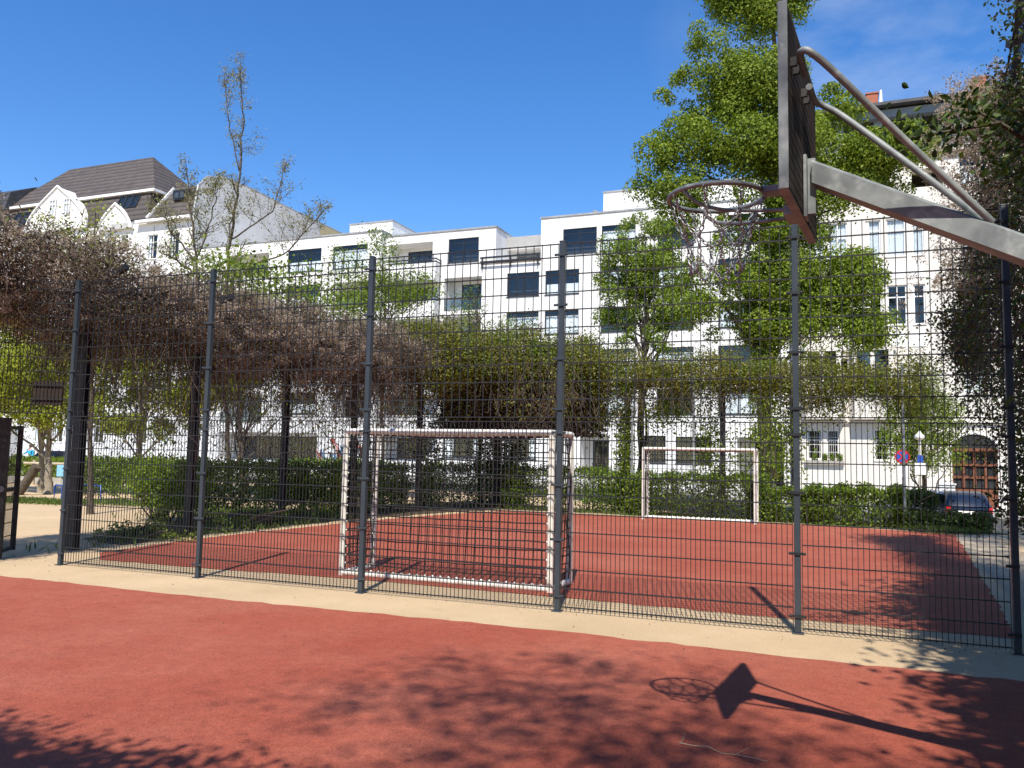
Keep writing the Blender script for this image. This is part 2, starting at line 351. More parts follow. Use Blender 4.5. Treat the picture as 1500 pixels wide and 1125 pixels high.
polysheet('far_court',[(0,.66),(1.87,.7),(3.81,.88),(7.28,.84),(9.75,.76),(11.85,.75),(12.15,5),(12.5,10),(12.75,13.9),(11.3,14.55),(9.3,15.1),(4.9,15.0),(2.84,15.03),(1.3,15.1),(.6,14.7),(.2,13.6),(-.38,11.1),(-.75,8.2),(-.9,5.4),(-.95,3.5),(-.7,1.3)],.005,m_court,.16,.018)
m_strip=groundmat('strip_sand',(.34,.28,.20),(.42,.35,.26),(.28,.23,.17)); polysheet('side_strip',[(12.16,.4),(13.4,.4),(13.4,14.6),(12.78,14.0),(12.5,10)],.0045,m_strip,.5,.0)
polysheet('planting_bed',[(-1.25,2.2),(-1.5,5.4),(-1.25,8.2),(-.8,11.2),(-.2,13.8),(.2,15.5),(2.8,15.75),(9.3,15.8),(13.4,15),(13.4,17.3),(-3,17.3),(-4.8,10),(-3.6,5),(-2.6,2.6)],.006,m_soil,.3,.08)
# ================================================================ DIVIDING FENCE
SP=2.4685; PU=[i*SP for i in range(5)]+[4*SP+1.848]
fence=thing('mesh_fence','tall anthracite wire mesh fence with six posts dividing the two red courts','fence',(0,0,0))
def wires(mb,p0,du,z0,z1,vs,hs,wv=.0062,wh=.0108,t=0.):
    """panel in the vertical plane through p0 along unit du, from p0 over length vs[-1]"""
    du=np.array(du); 
    for x in vs:
        p=np.array(p0)+du*x; a=du*wv/2; b=np.array([-du[1],du[0],0])*wv/2
        V=[(p+s1*a+s2*b)+np.array([0,0,z]) for z in (z0,z1) for s1,s2 in ((-1,-1),(1,-1),(1,1),(-1,1))]
        mb.add(V,[(0,1,5,4),(1,2,6,5),(2,3,7,6),(3,0,4,7)])
    for z in hs:
        p=np.array(p0)+du*vs[0]+np.array([0,0,z]); q=np.array(p0)+du*vs[-1]+np.array([0,0,z])
        mb.bar(p,q,.016,wh)
for i,u in enumerate(PU):
    mb=MB(); mb.box(u-.055,u+.055,-.055,.055,-.05,.012); mb.box(u-.03,u+.03,-.03,.03,.012,4.07); mb.box(u-.033,u+.033,-.033,.033,4.07,4.085)
    po=mb.build('fence_post',m_post,fence,bevel=.006)
    for z in (.17,.77,1.36,1.93,2.19,2.75,3.35,3.92):
        cb=MB(); cb.box(u-(.08 if i else .03),u+(.08 if i<5 else .03),-.045,-.032,z-.013,z+.013)
        for s_ in (-1,1):
            if (i==0 and s_<0) or (i==5 and s_>0): continue
            cb.sphere((u+s_*.064,-.047,z),.012,6,4)
        cb.build('clamp',m_wire if i>3 else m_post,po)
    if i<5:
        w=PU[i+1]-PU[i]; 
        g=.045; L=w-2*g
        nv=int(round(L/.05)); vs=np.linspace(g,w-g,nv+1)
        lo=MB(); wires(lo,(u,0,0),(1,0,0),.03,2.06,vs,[.05+.2*k for k in range(11)],.0066)
        lo.build('lower_panel',m_wire,fence)
        vs2=np.linspace(g,w-g,int(round(L/.1))+1)
        hi=MB(); wires(hi,(u,0,0),(1,0,0),2.09,4.06,vs2,[2.10+.2*k for k in range(10)]+[4.05],.0080,.0115)
        hi.build('upper_panel',m_wire,fence)
# gateway fence on the left: panel over the gate opening, and the open gate leaf
gd=np.array([-.94,-.53,0]); gd/=np.linalg.norm(gd)
gf=thing('gateway_fence','mesh panel above the gate opening left of the first fence post','fence',(0,0,0))
gp=gd*3.0
mb=MB(); wires(mb,gd*.04,gd,2.13,4.06,np.arange(0,3.01,.05),[2.14+.2*k for k in range(10)]+[4.05],.0065); mb.build('mesh_panel',m_wire,gf)
mb=MB(); mb.box(gp[0]-.03,gp[0]+.03,gp[1]-.03,gp[1]+.03,-.05,4.07); mb.build('fence_post',m_post,gf,bevel=.006)
gl=np.array(toF(-7.50,12.30,0)); ge=np.array(toF(-7.69,13.02,0))
gate=thing('gate_leaf','dark steel gate leaf standing open at left edge of the court','gate',gl)
mb=MB(); 
gx=(ge-gl)/np.linalg.norm(ge-gl)
mb.bar(gl+(0,0,0.02),gl+(0,0,2.08),.14,.10,(gx[0],gx[1],0)); mb.bar(ge+(0,0,.06),ge+(0,0,1.98),.07,.06,(gx[0],gx[1],0))
for z in (.1,1.0,1.94): mb.bar(gl+(0,0,z),ge+(0,0,z),.05,.05)
mb.build('gate_frame',m_dark,gate,bevel=.004)
mb=MB(); wires(mb,gl,gx,.1,1.94,np.arange(.06,.74,.05),[.3,.5,.7,.9,1.1,1.3,1.5,1.7]); mb.build('mesh_infill',m_wire,gate)
mb=MB(); v_=np.array(toF(0,0,0))-gl; v_/=np.linalg.norm(v_); q=gl+v_*.075+(0,0,1.03)
P=[q,q+v_*.03]; mb.tube(P,.045,12); mb.build('lock',m_galv,gate)
# brown board hung on the mesh over the gate
c0=np.array([-.24,-.135,0])
def gpt(x,z,off=0): return gd*x+np.array([gd[1],-gd[0],0])*off+np.array([0,0,z])
sg=thing('wooden_sign','square dark brown board of vertical planks hung on mesh beside leftmost post','sign',(0,0,2.3))
mb=MB()
for i in range(6):
    x0=.13+i*.067; mb.bar(gpt(x0+.033,2.255,.03),gpt(x0+.033,2.605,.03),.022,.0655,(gd[0],gd[1],0))
mb.build('plank_board',m_wood,sg)
for z in (2.33,2.47): MB().bar(gpt(.13,z,.05),gpt(.53,z,.05),.018,.04).build('batten',m_wood,sg)
# ================================================================ GOALS
def goal(gu,gv,dep,front_near,label,bar_r):
    """u from gu to gu+3; net back at v=gv (front_near False) : open side faces the far end"""
    w,h=3.0,2.0; G=thing('football_goal',label,'goal',(gu,gv,0),'small football goals on the red court')
    fv,bv=(gv+dep,gv) if not front_near else (gv,gv+dep)
    def bars(nm,segs):
        mb=MB()
        for p,q in segs: mb.tube([p,np.array(p)+(np.array(q)-np.array(p))*.5,q],bar_r,12)
        for p in {tuple(np.round(x,4)) for s_ in segs for x in s_ if x[2]>.2}: mb.sphere(p,bar_r*1.0,10,6)
        return mb.build(nm,m_white,G)
    r=bar_r
    bars('front_frame',[((gu,fv,0),(gu,fv,h-r)),((gu+w,fv,0),(gu+w,fv,h-r)),((gu,fv,h-r),(gu+w,fv,h-r))])
    bars('rear_frame',[((gu,bv,.0),(gu,bv,h-r)),((gu+w,bv,.0),(gu+w,bv,h-r)),((gu,bv,h-r),(gu+w,bv,h-r)),((gu,bv,r),(gu+w,bv,r))])
    [bars('side_rail',[q_]) for q_ in [((gu,fv,h-r),(gu,bv,h-r)),((gu+w,fv,h-r),(gu+w,bv,h-r)),((gu,fv,r),(gu,bv,r)),((gu+w,fv,r),(gu+w,bv,r))]]
    net=MB(); s=.112 if not front_near else .14; rr=.0082 if not front_near else .007
    sgn=1 if bv>fv else -1
    def sag(x,z): return sgn*-.0+ (.03*math.sin(pi*x/w)*math.sin(pi*min(1,z/h))+.005*math.sin(9*x+4*z))*(-sgn if not front_near else -sgn)
    nx=int(w/s); nz=int((h-.1)/s)
    for i in range(1,nx):
        x=i*w/nx; zz=np.linspace(.06,h-.06,14)
        net.tube([(gu+x+.005*math.sin(5*z+i)+.012*max(0,.5-z)*math.sin(i*2.3),bv+sag(x,z),z) for z in zz],rr,4,False)
    for j in range(1,nz+1):
        z=.06+j*(h-.12)/(nz+1); xx=np.linspace(.03,w-.03,22)
        net.tube([(gu+x,bv+sag(x,z),z-.012*math.sin(pi*x/w)+.004*math.sin(11*x+j*2)) for x in xx],rr,4,False)
    for side in (gu,gu+w):
        ny=max(3,int(dep/s)); ys=np.linspace(min(fv,bv)+.06,max(fv,bv)-.06,ny)
        for k,y in enumerate(ys): net.tube([(side+.015*math.sin(6*z+k),y+.01*math.sin(7*z+k*2),z) for z in np.linspace(.06,h-.06,14)],rr,4,False)
        for j in range(1,nz+1):
            z=.06+j*(h-.12)/(nz+1); net.tube([(side+.015*math.sin(5*y+j),y,z-.01*math.sin(j+6*y)) for y in np.linspace(min(fv,bv)+.03,max(fv,bv)-.03,7)],rr,4,False)
    for y in np.linspace(min(fv,bv)+.08,max(fv,bv)-.08,5): net.tube([(gu+x,y,h-.06-.05*math.sin(pi*x/w)) for x in np.linspace(0.02,w-.02,12)],rr,4,False)
    net.build('net',m_rope,G)
    ties=MB(); rt_=.0105
    for i in range(1,nx): 
        x=gu+i*w/nx; ties.sphere((x,bv,h-2*r-.006),.02,6,4,(1,.8,1.1)); ties.sphere((x,bv,2*r+.004),.017,6,4)
    for j in range(1,nz+1):
        z=.06+j*(h-.12)/(nz+1)
        for x,s_ in ((gu,1),(gu+w,-1)):
            ties.sphere((x+s_*(r+.006),bv,z),.015,6,4); ties.sphere((x+s_*(r+.006)*.3,fv+(-1 if fv>bv else 1)*(r+.004),z),.013,6,4)
    ties.build('net_ties',m_tie,G); return G
goal(3.93,1.12,.79,False,'white framed football goal with dark rope net just behind the mesh fence',.040)
goal(5.11,14.21,.55,True,'smaller looking white football goal at the far hedge end of the court',.040)
# ================================================================ BASKETBALL HOOP
b_=.469-A; ee=np.array([math.sin(b_),math.cos(b_),0]); oo=np.array([math.cos(b_),-math.sin(b_),0])   # along the board, and out of its back
bw=1.009; Mb=np.array(toF(1.149,3.465,0))+ee*bw/2; zb0,zb1=2.827,3.673; Zv=np.array([0,0,1.])
def H(e,o,z): return Mb+ee*e+oo*o+Zv*z
pole_s=1.75
hoop=thing('basketball_hoop','galvanised basketball hoop with dark slatted backboard and steel chain net','basketball hoop',tuple(H(0,pole_s,0)))
mb=MB()   # slats
ns=17; hz=(zb1-zb0-.03)/ns
for i in range(ns):
    z=zb0+.02+hz*(i+.5); mb.bar(H(-bw/2+.007,.0,z),H(bw/2-.007,.0,z),.036,hz-.007,Zv)
bb=mb.build('backboard',m_slat,hoop)
mb=MB()
for e in (-bw/2+.003,bw/2-.003): mb.bar(H(e,0,zb0),H(e,0,zb1),.042,.006,tuple(ee)) if abs(e-.5)>.1 else mb.bar(H(e,-.012,zb0),H(e,-.012,zb1),.022,.006,tuple(ee))
for z in (zb0+.008,zb1-.008): mb.bar(H(-bw/2+.007,-.004,z),H(bw/2-.007,-.004,z),.044,.008,Zv)
mb.build('board_frame',m_galv,bb,bevel=.003)
mb=MB()   # vertical stiffeners on the back of the board
mb.bar(H(0,.03,zb0+.0),H(0,.03,3.13),.014,.10,tuple(ee)); mb.bar(H(0,.055,zb0+.02),H(0,.055,3.12),.035,.02,tuple(ee))
mb.build('back_plate',m_galv,bb)
rz=2.985; RR=.235; ro=-.405
mb=MB(); th=np.linspace(0,2*pi,49)[:-1]
mb.tube([H(RR*math.sin(t),ro+RR*math.cos(t),rz) for t in th],.0125,10,closed=True)
rim=mb.build('rim',m_galv,hoop)
mb=MB()
for s in (-1,1):
    P=[H(s*.075,-.03,zb0+.03),H(s*.08,-.10,zb0+.035),H(s*.10,ro+.20,zb0+.04),H(s*.13,ro+.06,zb0+.05),H(s*.17,ro-.04,zb0+.08),H(s*.2,ro-.09,rz-.04),H(s*.205,ro-.115,rz)]
    tt=np.linspace(0,len(P)-1,22); P=np.array(P); P=np.stack([np.interp(tt,range(len(P)),P[:,i]) for i in range(3)],1); P[1:-1]=(P[:-2]+P[1:-1]*2+P[2:])/4
    mb.tube(P,.0095,8)
mb.bar(H(-.09,-.04,zb0+.03),H(.09,-.04,zb0+.03),.05,.05); mb.bar(H(0,-.02,rz),H(0,ro+RR,rz),.10,.03,Zv)
mb.build('rim_bracket',m_galv,hoop)
chain=MB()
def link_(p,q,flip):
    p,q=np.array(p),np.array(q); t=q-p; L=np.linalg.norm(t); t/=L; a=np.cross(t,(0.3,.9,.1)); a/=np.linalg.norm(a); b=np.cross(t,a)
    a=(a+b)/1.414 if flip else (a-b)/1.414; c=(p+q)/2; Pn=[]
    for k in range(8):
        th=2*pi*k/8; Pn.append(c+t*math.cos(th)*L*.62+a*math.sin(th)*.0095)
    chain.tube(Pn,.0036,5,closed=True)
def strand(p,q,sag=.0):
    p,q=np.array(p),np.array(q); L=np.linalg.norm(q-p); n=max(2,int(round(L/.030))); pts=[p+(q-p)*k/n-Zv*sag*math.sin(pi*k/n) for k in range(n+1)]
    for k in range(n): link_(pts[k],pts[k+1],k%2)
K=8
rows=[(RR,rz-.012,0),(.195,rz-.13,0),(.155,rz-.215,.5),(.14,rz-.31,.5),(.115,rz-.40,0)]
def rp(i,k):
    r,z,o_=rows[i]; t=2*pi*(k+o_)/K; jx=random.Random(i*31+k%K).uniform(-.012,.012); return H((r+jx)*math.sin(t)+.0,ro+(r+jx)*math.cos(t),z+jx)
for k in range(K):
    strand(rp(0,k),rp(1,k)); strand(rp(1,k),rp(2,k),.008); strand(rp(1,k),rp(2,k-1),.008); strand(rp(2,k),rp(3,k)); strand(rp(3,k),rp(4,k),.01); strand(rp(3,k),rp(4,k+1),.01)
for k in (2,7,9): strand(rp(4,k),rp(4,k)-Zv*.06)
chain.build('chain_net',m_chain,rim)
mb=MB()   # folded steel arm: tapered box
def armsec(s):
    if s<.05: return 3.115,2.99
    top=3.12-.535*(s-.03)+.0; bot=3.005-.525*(s-.03); return top,bot-.012*s
ss=[.06,.3,.6,.9,1.2,1.5,pole_s+.06]; V=[]
for s in ss:
    t_,b2=armsec(s); wd=.045+.02*s
    V+=[H(-wd,s,b2),H(wd,s,b2),H(wd,s,t_-.015),H(wd-.014,s,t_),H(-wd+.014,s,t_),H(-wd,s,t_-.015)]
Fs=[tuple(range(5,-1,-1))]+[tuple(range(len(V)-6,len(V)))]
for i in range(len(ss)-1):
    for q in range(6): Fs.append((i*6+q,i*6+(q+1)%6,(i+1)*6+(q+1)%6,(i+1)*6+q))
mb.add(V,Fs); mb.build('arm',m_galv,hoop)
for e0,e1q,s_ in ((-.50,-.25,-1),(.13,-.12,1)):
    mb=MB(); dq=1 if e1q>e0 else -1
    P=[H(e1q,.062,3.43),H(e0+dq*.10,.062,3.435),H(e0+dq*.03,.068,3.44),H(e0,.10,3.43),H(e0*.9,.17,3.375),H(e0*.45,.48,3.05),H(.035*s_,.80,2.715)]
    P=np.array(P); tt=np.linspace(0,6,28); P=np.stack([np.interp(tt,range(7),P[:,i]) for i in range(3)],1)
    for _ in range(2): P[1:-1]=(P[:-2]+P[1:-1]*2+P[2:])/4
    mb.tube(P,.016,12); mb.build('strut',m_galv,hoop)
    for q in (.35,.8):
        e_=e1q+(e0-e1q)*q*.75; MB().bar(H(e_,.03,3.412),H(e_,.03,3.452),.03,.018,tuple(ee)).build('pipe_clamp',m_dark,bb)
mb=MB(); pz=armsec(pole_s)[1]+.13; p=H(0,pole_s,0); mb.bar(p-Zv*.1,p+Zv*pz,.14,.14,tuple(oo)); mb.build('pole',m_galv,hoop,bevel=.01)
# ================================================================ BUILDINGS
def wallholes(mb,u0,u1,z0,z1,v,holes,dep=.16,dr=1):
    us=sorted({u0,u1,*[h[0] for h in holes],*[h[1] for h in holes]}); zs=sorted({z0,z1,*[h[2] for h in holes],*[h[3] for h in holes]})
    us=[x for x in us if u0<=x<=u1]; zs=[x for x in zs if z0<=x<=z1]
    for a,b in zip(us[:-1],us[1:]):
        for c,d in zip(zs[:-1],zs[1:]):
            mu,mz=(a+b)/2,(c+d)/2
            if any(h[0]<mu<h[1] and h[2]<mz<h[3] for h in holes): continue
            mb.quad((a,v,c),(b,v,c),(b,v,d),(a,v,d))
    for h in holes:
        D=h[4] if len(h)>4 and h[4] else dep; a,b,c,d=h[:4]; w=v+D
        mb.quad((a,v,c),(a,w,c),(b,w,c),(b,v,c)); mb.quad((a,v,d),(b,v,d),(b,w,d),(a,w,d)); mb.quad((a,v,c),(a,v,d),(a,w,d),(a,w,c)); mb.quad((b,v,c),(b,w,c),(b,w,d),(b,v,d))
def window(b,u0,u1,z0,z1,v,mull=(.5,),trans=.22,curt=0,fm=None,fw=.06,sill=True,grid=False,nm='window'):
    fm=fm or m_frame; mb=MB(); y0,y1=v+.08,v+.14; w=u1-u0
    mb.box(u0,u0+fw,y0,y1,z0,z1); mb.box(u1-fw,u1,y0,y1,z0,z1); mb.box(u0+fw,u1-fw,y0,y1,z0,z0+fw); mb.box(u0+fw,u1-fw,y0,y1,z1-fw,z1)
    zt=z1-(z1-z0)*trans if trans else z1-fw
    if trans: mb.box(u0+fw,u1-fw,y0+.004,y1-.004,zt-fw*.45,zt+fw*.45)
    for q in mull: 
        x=u0+w*q; mb.box(x-fw*.5,x+fw*.5,y0-.006,y1-.01,z0+fw,zt-fw*.45 if trans else zt); 
        if trans: mb.box(x-fw*.4,x+fw*.4,y0-.006,y1-.01,zt+fw*.45,z1-fw)
    if grid:
        for k in range(1,4): mb.box(u0+fw,u1-fw,y0-.012,y0-.004,z0+(z1-z0)*k/4-.012,z0+(z1-z0)*k/4+.012)
        for k in range(1,6): mb.box(u0+w*k/6-.008,u0+w*k/6+.008,y0-.03,y0-.012,z0+fw,z1-fw)
    o=mb.build(nm,fm,b)
    if sill: MB().box(u0-.04,u1+.04,v-.05,v+.07,z0-.05,z0-.004).build('sill',fm if fm is m_frame else m_cream,o)
    MB().quad((u0+.03,v+.11,z0+.03),(u1-.03,v+.11,z0+.03),(u1-.03,v+.11,z1-.03),(u0+.03,v+.11,z1-.03)).build('pane',m_glass,o)
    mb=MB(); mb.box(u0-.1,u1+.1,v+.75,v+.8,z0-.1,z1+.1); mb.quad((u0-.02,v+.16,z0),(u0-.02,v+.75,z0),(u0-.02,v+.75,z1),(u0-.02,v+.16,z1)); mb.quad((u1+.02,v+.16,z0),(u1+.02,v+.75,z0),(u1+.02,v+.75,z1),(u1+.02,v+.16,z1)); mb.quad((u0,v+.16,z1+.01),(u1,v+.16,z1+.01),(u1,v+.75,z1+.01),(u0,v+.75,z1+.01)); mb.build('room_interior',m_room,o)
    if curt:
        mb=MB(); n=40; x=np.linspace(u0+fw,u1-fw,n); y=v+.2+.025*np.sin(np.arange(n)*1.9)+.012*np.sin(np.arange(n)*.7)
        zt2=zt if curt in (1,3) else z1-fw; zb=z0+fw if curt!=3 else z0+(z1-z0)*.0+fw
        if curt==3: zt2=z0+(z1-z0)*.45
        keep=[i for i in range(n-1) if curt!=4 or i<n*.22 or i>n*.74]
        for i in keep: mb.quad((x[i],y[i],zb),(x[i+1],y[i+1],zb),(x[i+1],y[i+1],zt2),(x[i],y[i],zt2))
        mb.build('curtain',m_curt,o)
    return o
def shell(mb,u0,u1,v0,v1,z0,z1,front=False):
    if front: mb.quad((u0,v0,z0),(u1,v0,z0),(u1,v0,z1),(u0,v0,z1))
    mb.quad((u1,v0,z0),(u1,v1,z0),(u1,v1,z1),(u1,v0,z1)); mb.quad((u0,v0,z0),(u0,v0,z1),(u0,v1,z1),(u0,v1,z0)); mb.quad((u1,v1,z0),(u0,v1,z0),(u0,v1,z1),(u1,v1,z1)); mb.quad((u0,v0,z1),(u1,v0,z1),(u1,v1,z1),(u0,v1,z1))
# ---- modern white block
B=thing('apartment_block','modern white flat roofed apartment block with dark square windows and loggias','building',(-15,43,0))
rows=[(15.2,16.9),(12.5,14.15),(9.84,11.4),(7.15,8.72),(4.5,6.08),(1.5,3.12)]
wall=MB(); cop=MB(); wins=[]; rails=[]; logs=[]
def section(u0,u1,v,zt,wl,lg,vb=54):
    hs=[(a,b,c,d) for a,b,c,d,*_ in wl]+[(a,b,c,d,dp) for a,b,c,d,dp in lg]
    wallholes(wall,u0,u1,-1,zt,v,hs); shell(wall,u0,u1,v,vb,-1,zt)
    cop=MB(); cop.box(u0-.05,u1+.05,v-.06,v+.3,zt+.003,zt+.12); cop.box(u1-.3,u1+.06,v+.297,vb,zt+.003,zt+.119); cop.build('coping',m_cop,B)
    for w in wl: wins.append((*w[:4],v,*w[4:]))
    for a,b,c,d,dp in lg: logs.append((a,b,c,d,v,dp))
wl=[];lg=[]
for i,(c,d) in enumerate(rows):
    if i<5: wl.append((-28.72,-25.69,c,d,1,3))
    if i<5: wl.append((-24.68,-21.7,c,d,1,3 if i else 1)) if i in (0,3) else lg.append((-24.3,-21.4,c-.3,d,1.3))
    lg.append((-34.4,-30.5,c-(.7 if i else 0),d,1.4)) if i<5 else lg.append((-34.5,-25.4,1.0,3.1,2.2))
section(-38.7,-20.55,42.3,17.72,wl,lg)
wl=[];lg=[]
for i,(c,d) in enumerate(rows):
    lg.append((-20.3,-16.75,c-.15 if i<5 else 1.2,d-.05,1.4))
    if i in (0,): wl.append((-15.5,-13.15,c,d,1,0))
    elif i<5: lg.append((-15.75,-12.85,c-.75,d-.05,1.3))
    else: wl.append((-15.5,-12.6,c,d,1,4))
section(-20.55,-11.85,43.0,17.46,wl,lg)
wallholes(wall,-11.85,-8.54,16.35,17.25,45.0,[]); wall.box(-11.85,-8.54,45.0,53.9,16.38,17.25)
wl=[(-10.96,-8.62,c,d,1,q) for (c,d),q in zip(rows[1:],(0,1,0,1,4))]
section(-11.85,-8.54,43.0,14.95,wl,[])
wallholes(wall,-11.85,-8.54,14.95,17.2,46.0,[(-11.5,-9.2,14.97,16.4)])
wl=[];lg=[]
for i,(c,d) in enumerate(rows):
    if i>0 and i<4 or i==5 and False: wl.append((-8.18,-5.81,c,d,1,(0,3,1,1)[i]))
    elif i==0: wl.append((-6.97,-4.63,c,d,1,0))
    elif i==4: lg.append((-8.08,-5.9,3.9,5.9,1.3))
    if i<5: wl.append((-4.3,-2.03,c,d,1,1 if i!=2 else 0))
    if i<5: wl.append((-.6,1.7,c,d,1,i%2)); wl.append((3.2,5.6,c,d,1,(i+1)%2))
lg.append((-5.6,-3.65,.6,3.1,1.8)); wl.append((-1.4,-.02,1.45,3.15,1,0)); wl.append((.6,2.8,1.45,3.1,1,0)); lg.append((4.3,7.2,.0,3.1,3.0))
section(-8.54,7.55,43.0,17.75,wl,lg)
for (a,b,z0,z1,v0) in ((-25.4,-21.6,17.7,19.45,45.5),(-4.9,5.5,17.76,19.95,45.5)):
    MB().box(a,b,v0,v0+6,z0,z1).build('penthouse',m_render,B); MB().box(a-.06,b+.06,v0-.06,v0+6.06,z1+.003,z1+.1).build('coping',m_cop,B)
wall.build('wall',m_render,B)
for (a,b,c,d,v,nm_,cu) in wins: window(B,a,b,c,d,v,(.5,) if b-a<2.6 else (.3,.68),.2,cu)
for n_,(a,b,c,d,v,dp) in enumerate(logs):
    w=v+dp; bk_=MB(); zd=d-.25
    dr=(a+.35,b-.5) if n_%2==0 else (a+.8,b-.25)
    holes=[(dr[0],dr[1],c+.12,zd)]
    wallholes(bk_,a-.01,b+.01,c-.01,d+.01,w-.002,holes,.05); bk_.build('loggia_wall',m_render,B)
    window(B,dr[0],dr[1],c+.12,zd,w-.06,(.35,.7),.0,4 if n_%3==1 else 0,sill=False,nm='balcony_door')
    if v<43.2 and d>3.5:
        if abs(a+20.3)<.1:        # projecting parapet with a dark top rail
            pb=MB(); pb.box(a+.35,b+.75,v-.95,v-.82,c-1.2,c+.02); pb.box(a+.35,a+.47,v-.82,v,c-1.2,c+.02); pb.box(b+.63,b+.75,v-.82,v,c-1.2,c+.02); pb.box(a+.35,b+.75,v-.82,v,c-1.3,c-1.2)
            bo=pb.build('balcony',m_render,B); rl=MB()
            for z in (c+.12,c+.32): rl.bar((a+.3,v-.88,z),(b+.8,v-.88,z),.05,.09); rl.bar((b+.72,v-.88,z),(b+.72,v,z),.05,.09)
            rl.build('railing',m_frame,bo)
        else:
            rl=MB(); h_=.78
            if n_%2: 
                g=MB(); g.box(a+.03,b-.03,v+.03,v+.045,c+.06,c+h_-.04); g.build('balcony_glass',m_glassb,B)
            else:
                for x in np.arange(a+.08,b,.13): rl.box(x-.009,x+.009,v+.03,v+.05,c+.05,c+h_)
            rl.box(a,b,v+.015,v+.065,c+h_,c+h_+.05); rl.box(a,b,v+.015,v+.065,c+.01,c+.05); rl.build('railing',m_frame,B)
rl=MB()
for z in (15.0,15.3): rl.bar((-12.9,42.75,z),(-8.5,42.75,z),.05,.13)
for x in (-12.8,-10.7,-8.7): rl.box(x-.03,x+.03,42.78,42.99,14.6,15.35)
rl.build('railing',m_frame,B)
mb=MB(); mb.tube([(-2.6,47,19.9),(-2.6,47,21.0)],.03,6); 
for z in (20.6,20.9): mb.bar((-3.2,47,z),(-1.5,47,z),.02,.02)
for x in (-3,-2.2,-1.8): mb.bar((x,46.7,20.9),(x,47.3,20.9),.015,.015)
mb.build('roof_aerial',m_dark,B)
mb=MB(); mb.tube([(-5.2,44.5,17.7),(-5.2,44.5,18.3)],.12,8); mb.sphere((-5.2,44.5,18.35),.2,8,6,(1,1,.6)); mb.build('roof_vent',m_galv,B)
# coloured spray paint on the ground-floor wall
gm=[surf('spray_blue',(.05,.15,.35),(.1,.25,.5),4),surf('spray_red',(.4,.05,.04),(.5,.1,.06),4),surf('spray_black',(.02,.02,.02),(.05,.05,.05),4)]
for k,gmat in enumerate(gm):
    mb=MB()
    for q in range(5):
        x=-25.1+.9*random.random()+q*.75; z=1.2+random.random()*1.5; P=[(x+.35*math.sin(t*1.7+k+q)*t/6,42.286-.004*k,z+.45*math.cos(t*2.1+q)) for t in range(8)]
        mb.tube(P,.045,5)
    mb.build('graffiti',gmat,B)
# ---- grey-gabled old building on the left
L_=thing('mansard_building','old white building with brown tiled mansard roof and curved dormer gables','building',(-50,43,0))
w_=MB(); hl=[]
for c in (18.75,15.0,11.2,7.4,3.4):
    for u in np.arange(-60,-40,2.35): hl.append((u,u+1.1,c-1.3,c+.75))
hl=[h for h in hl if not (-46.4<h[0]<-45.6)]+[(-46.5,-45.75,18.7,19.75)]
wallholes(w_,-61,-38.8,-1,20.9,43,hl); shell(w_,-61,-38.9,43,58,-1,20.9); w_.build('wall',m_render,L_)
for h in hl: window(L_,*h[:4],43,(.5,),.3,random.choice((0,0,1,4)),m_wframe,.06)
rf=MB()   # mansard: steep lower slope, cornice, hipped upper slope
rf.quad((-61,42.8,20.9),(-43.6,42.8,20.9),(-44.4,43.9,23.55),(-61,43.9,23.55)); rf.quad((-43.6,42.8,20.9),(-43.6,58,20.9),(-44.4,57,23.55),(-44.4,43.9,23.55))
rf.quad((-62.5,43.75,23.8),(-43.9,43.75,23.8),(-48.9,48.2,28.7),(-59.5,48.2,28.7)); rf.quad((-43.9,43.75,23.8),(-43.9,53,23.8),(-48.9,48.2,28.7)); rf.quad((-43.9,53,23.8),(-62.5,53,23.8),(-59.5,48.2,28.7),(-48.9,48.2,28.7)); rf.quad((-62.5,53,23.8),(-62.5,43.75,23.8),(-59.5,48.2,28.7))
rf.quad((-43.7,42.7,20.75),(-38.85,42.7,20.75),(-38.85,45.5,24.3),(-43.7,45.5,24.3)); rf.quad((-43.7,45.5,24.3),(-38.85,45.5,24.3),(-38.85,57,24.6),(-43.7,57,24.6))
rfo=rf.build('roof',m_tile,L_)
co=MB(); co.box(-62.5,-43.8,43.6,53.1,23.56,23.79); co.bar((-43.55,42.75,20.9),(-43.3,45.3,24.2),.16,.2); co.box(-44.6,-38.8,42.5,42.85,20.5,20.72); co.build('cornice',m_wframe,L_)
def sl(u,t): return (u,42.8+1.1*t,20.9+2.65*t)
for a,wd_,t0,t1 in [(-47.7+k*.78,.7,.5,.93) for k in range(3)]+[(-61.0+k*.85,.75,.2,.8) for k in range(3)]:
    p=[np.array(sl(a,t0)),np.array(sl(a+wd_,t0)),np.array(sl(a+wd_,t1)),np.array(sl(a,t1))]; n_=np.array([0,-.92,.38])*.06; sk=MB()
    for i in range(4): sk.bar(p[i]+n_,p[(i+1)%4]+n_,.08,.08)
    sk.build('skylight_frame',m_frame,rfo); MB().quad(*[x+n_*.8 for x in p]).build('skylight_pane',m_glassb,rfo); MB().quad(*[x+n_*.4 for x in p]).build('skylight_backing',m_room,rfo)
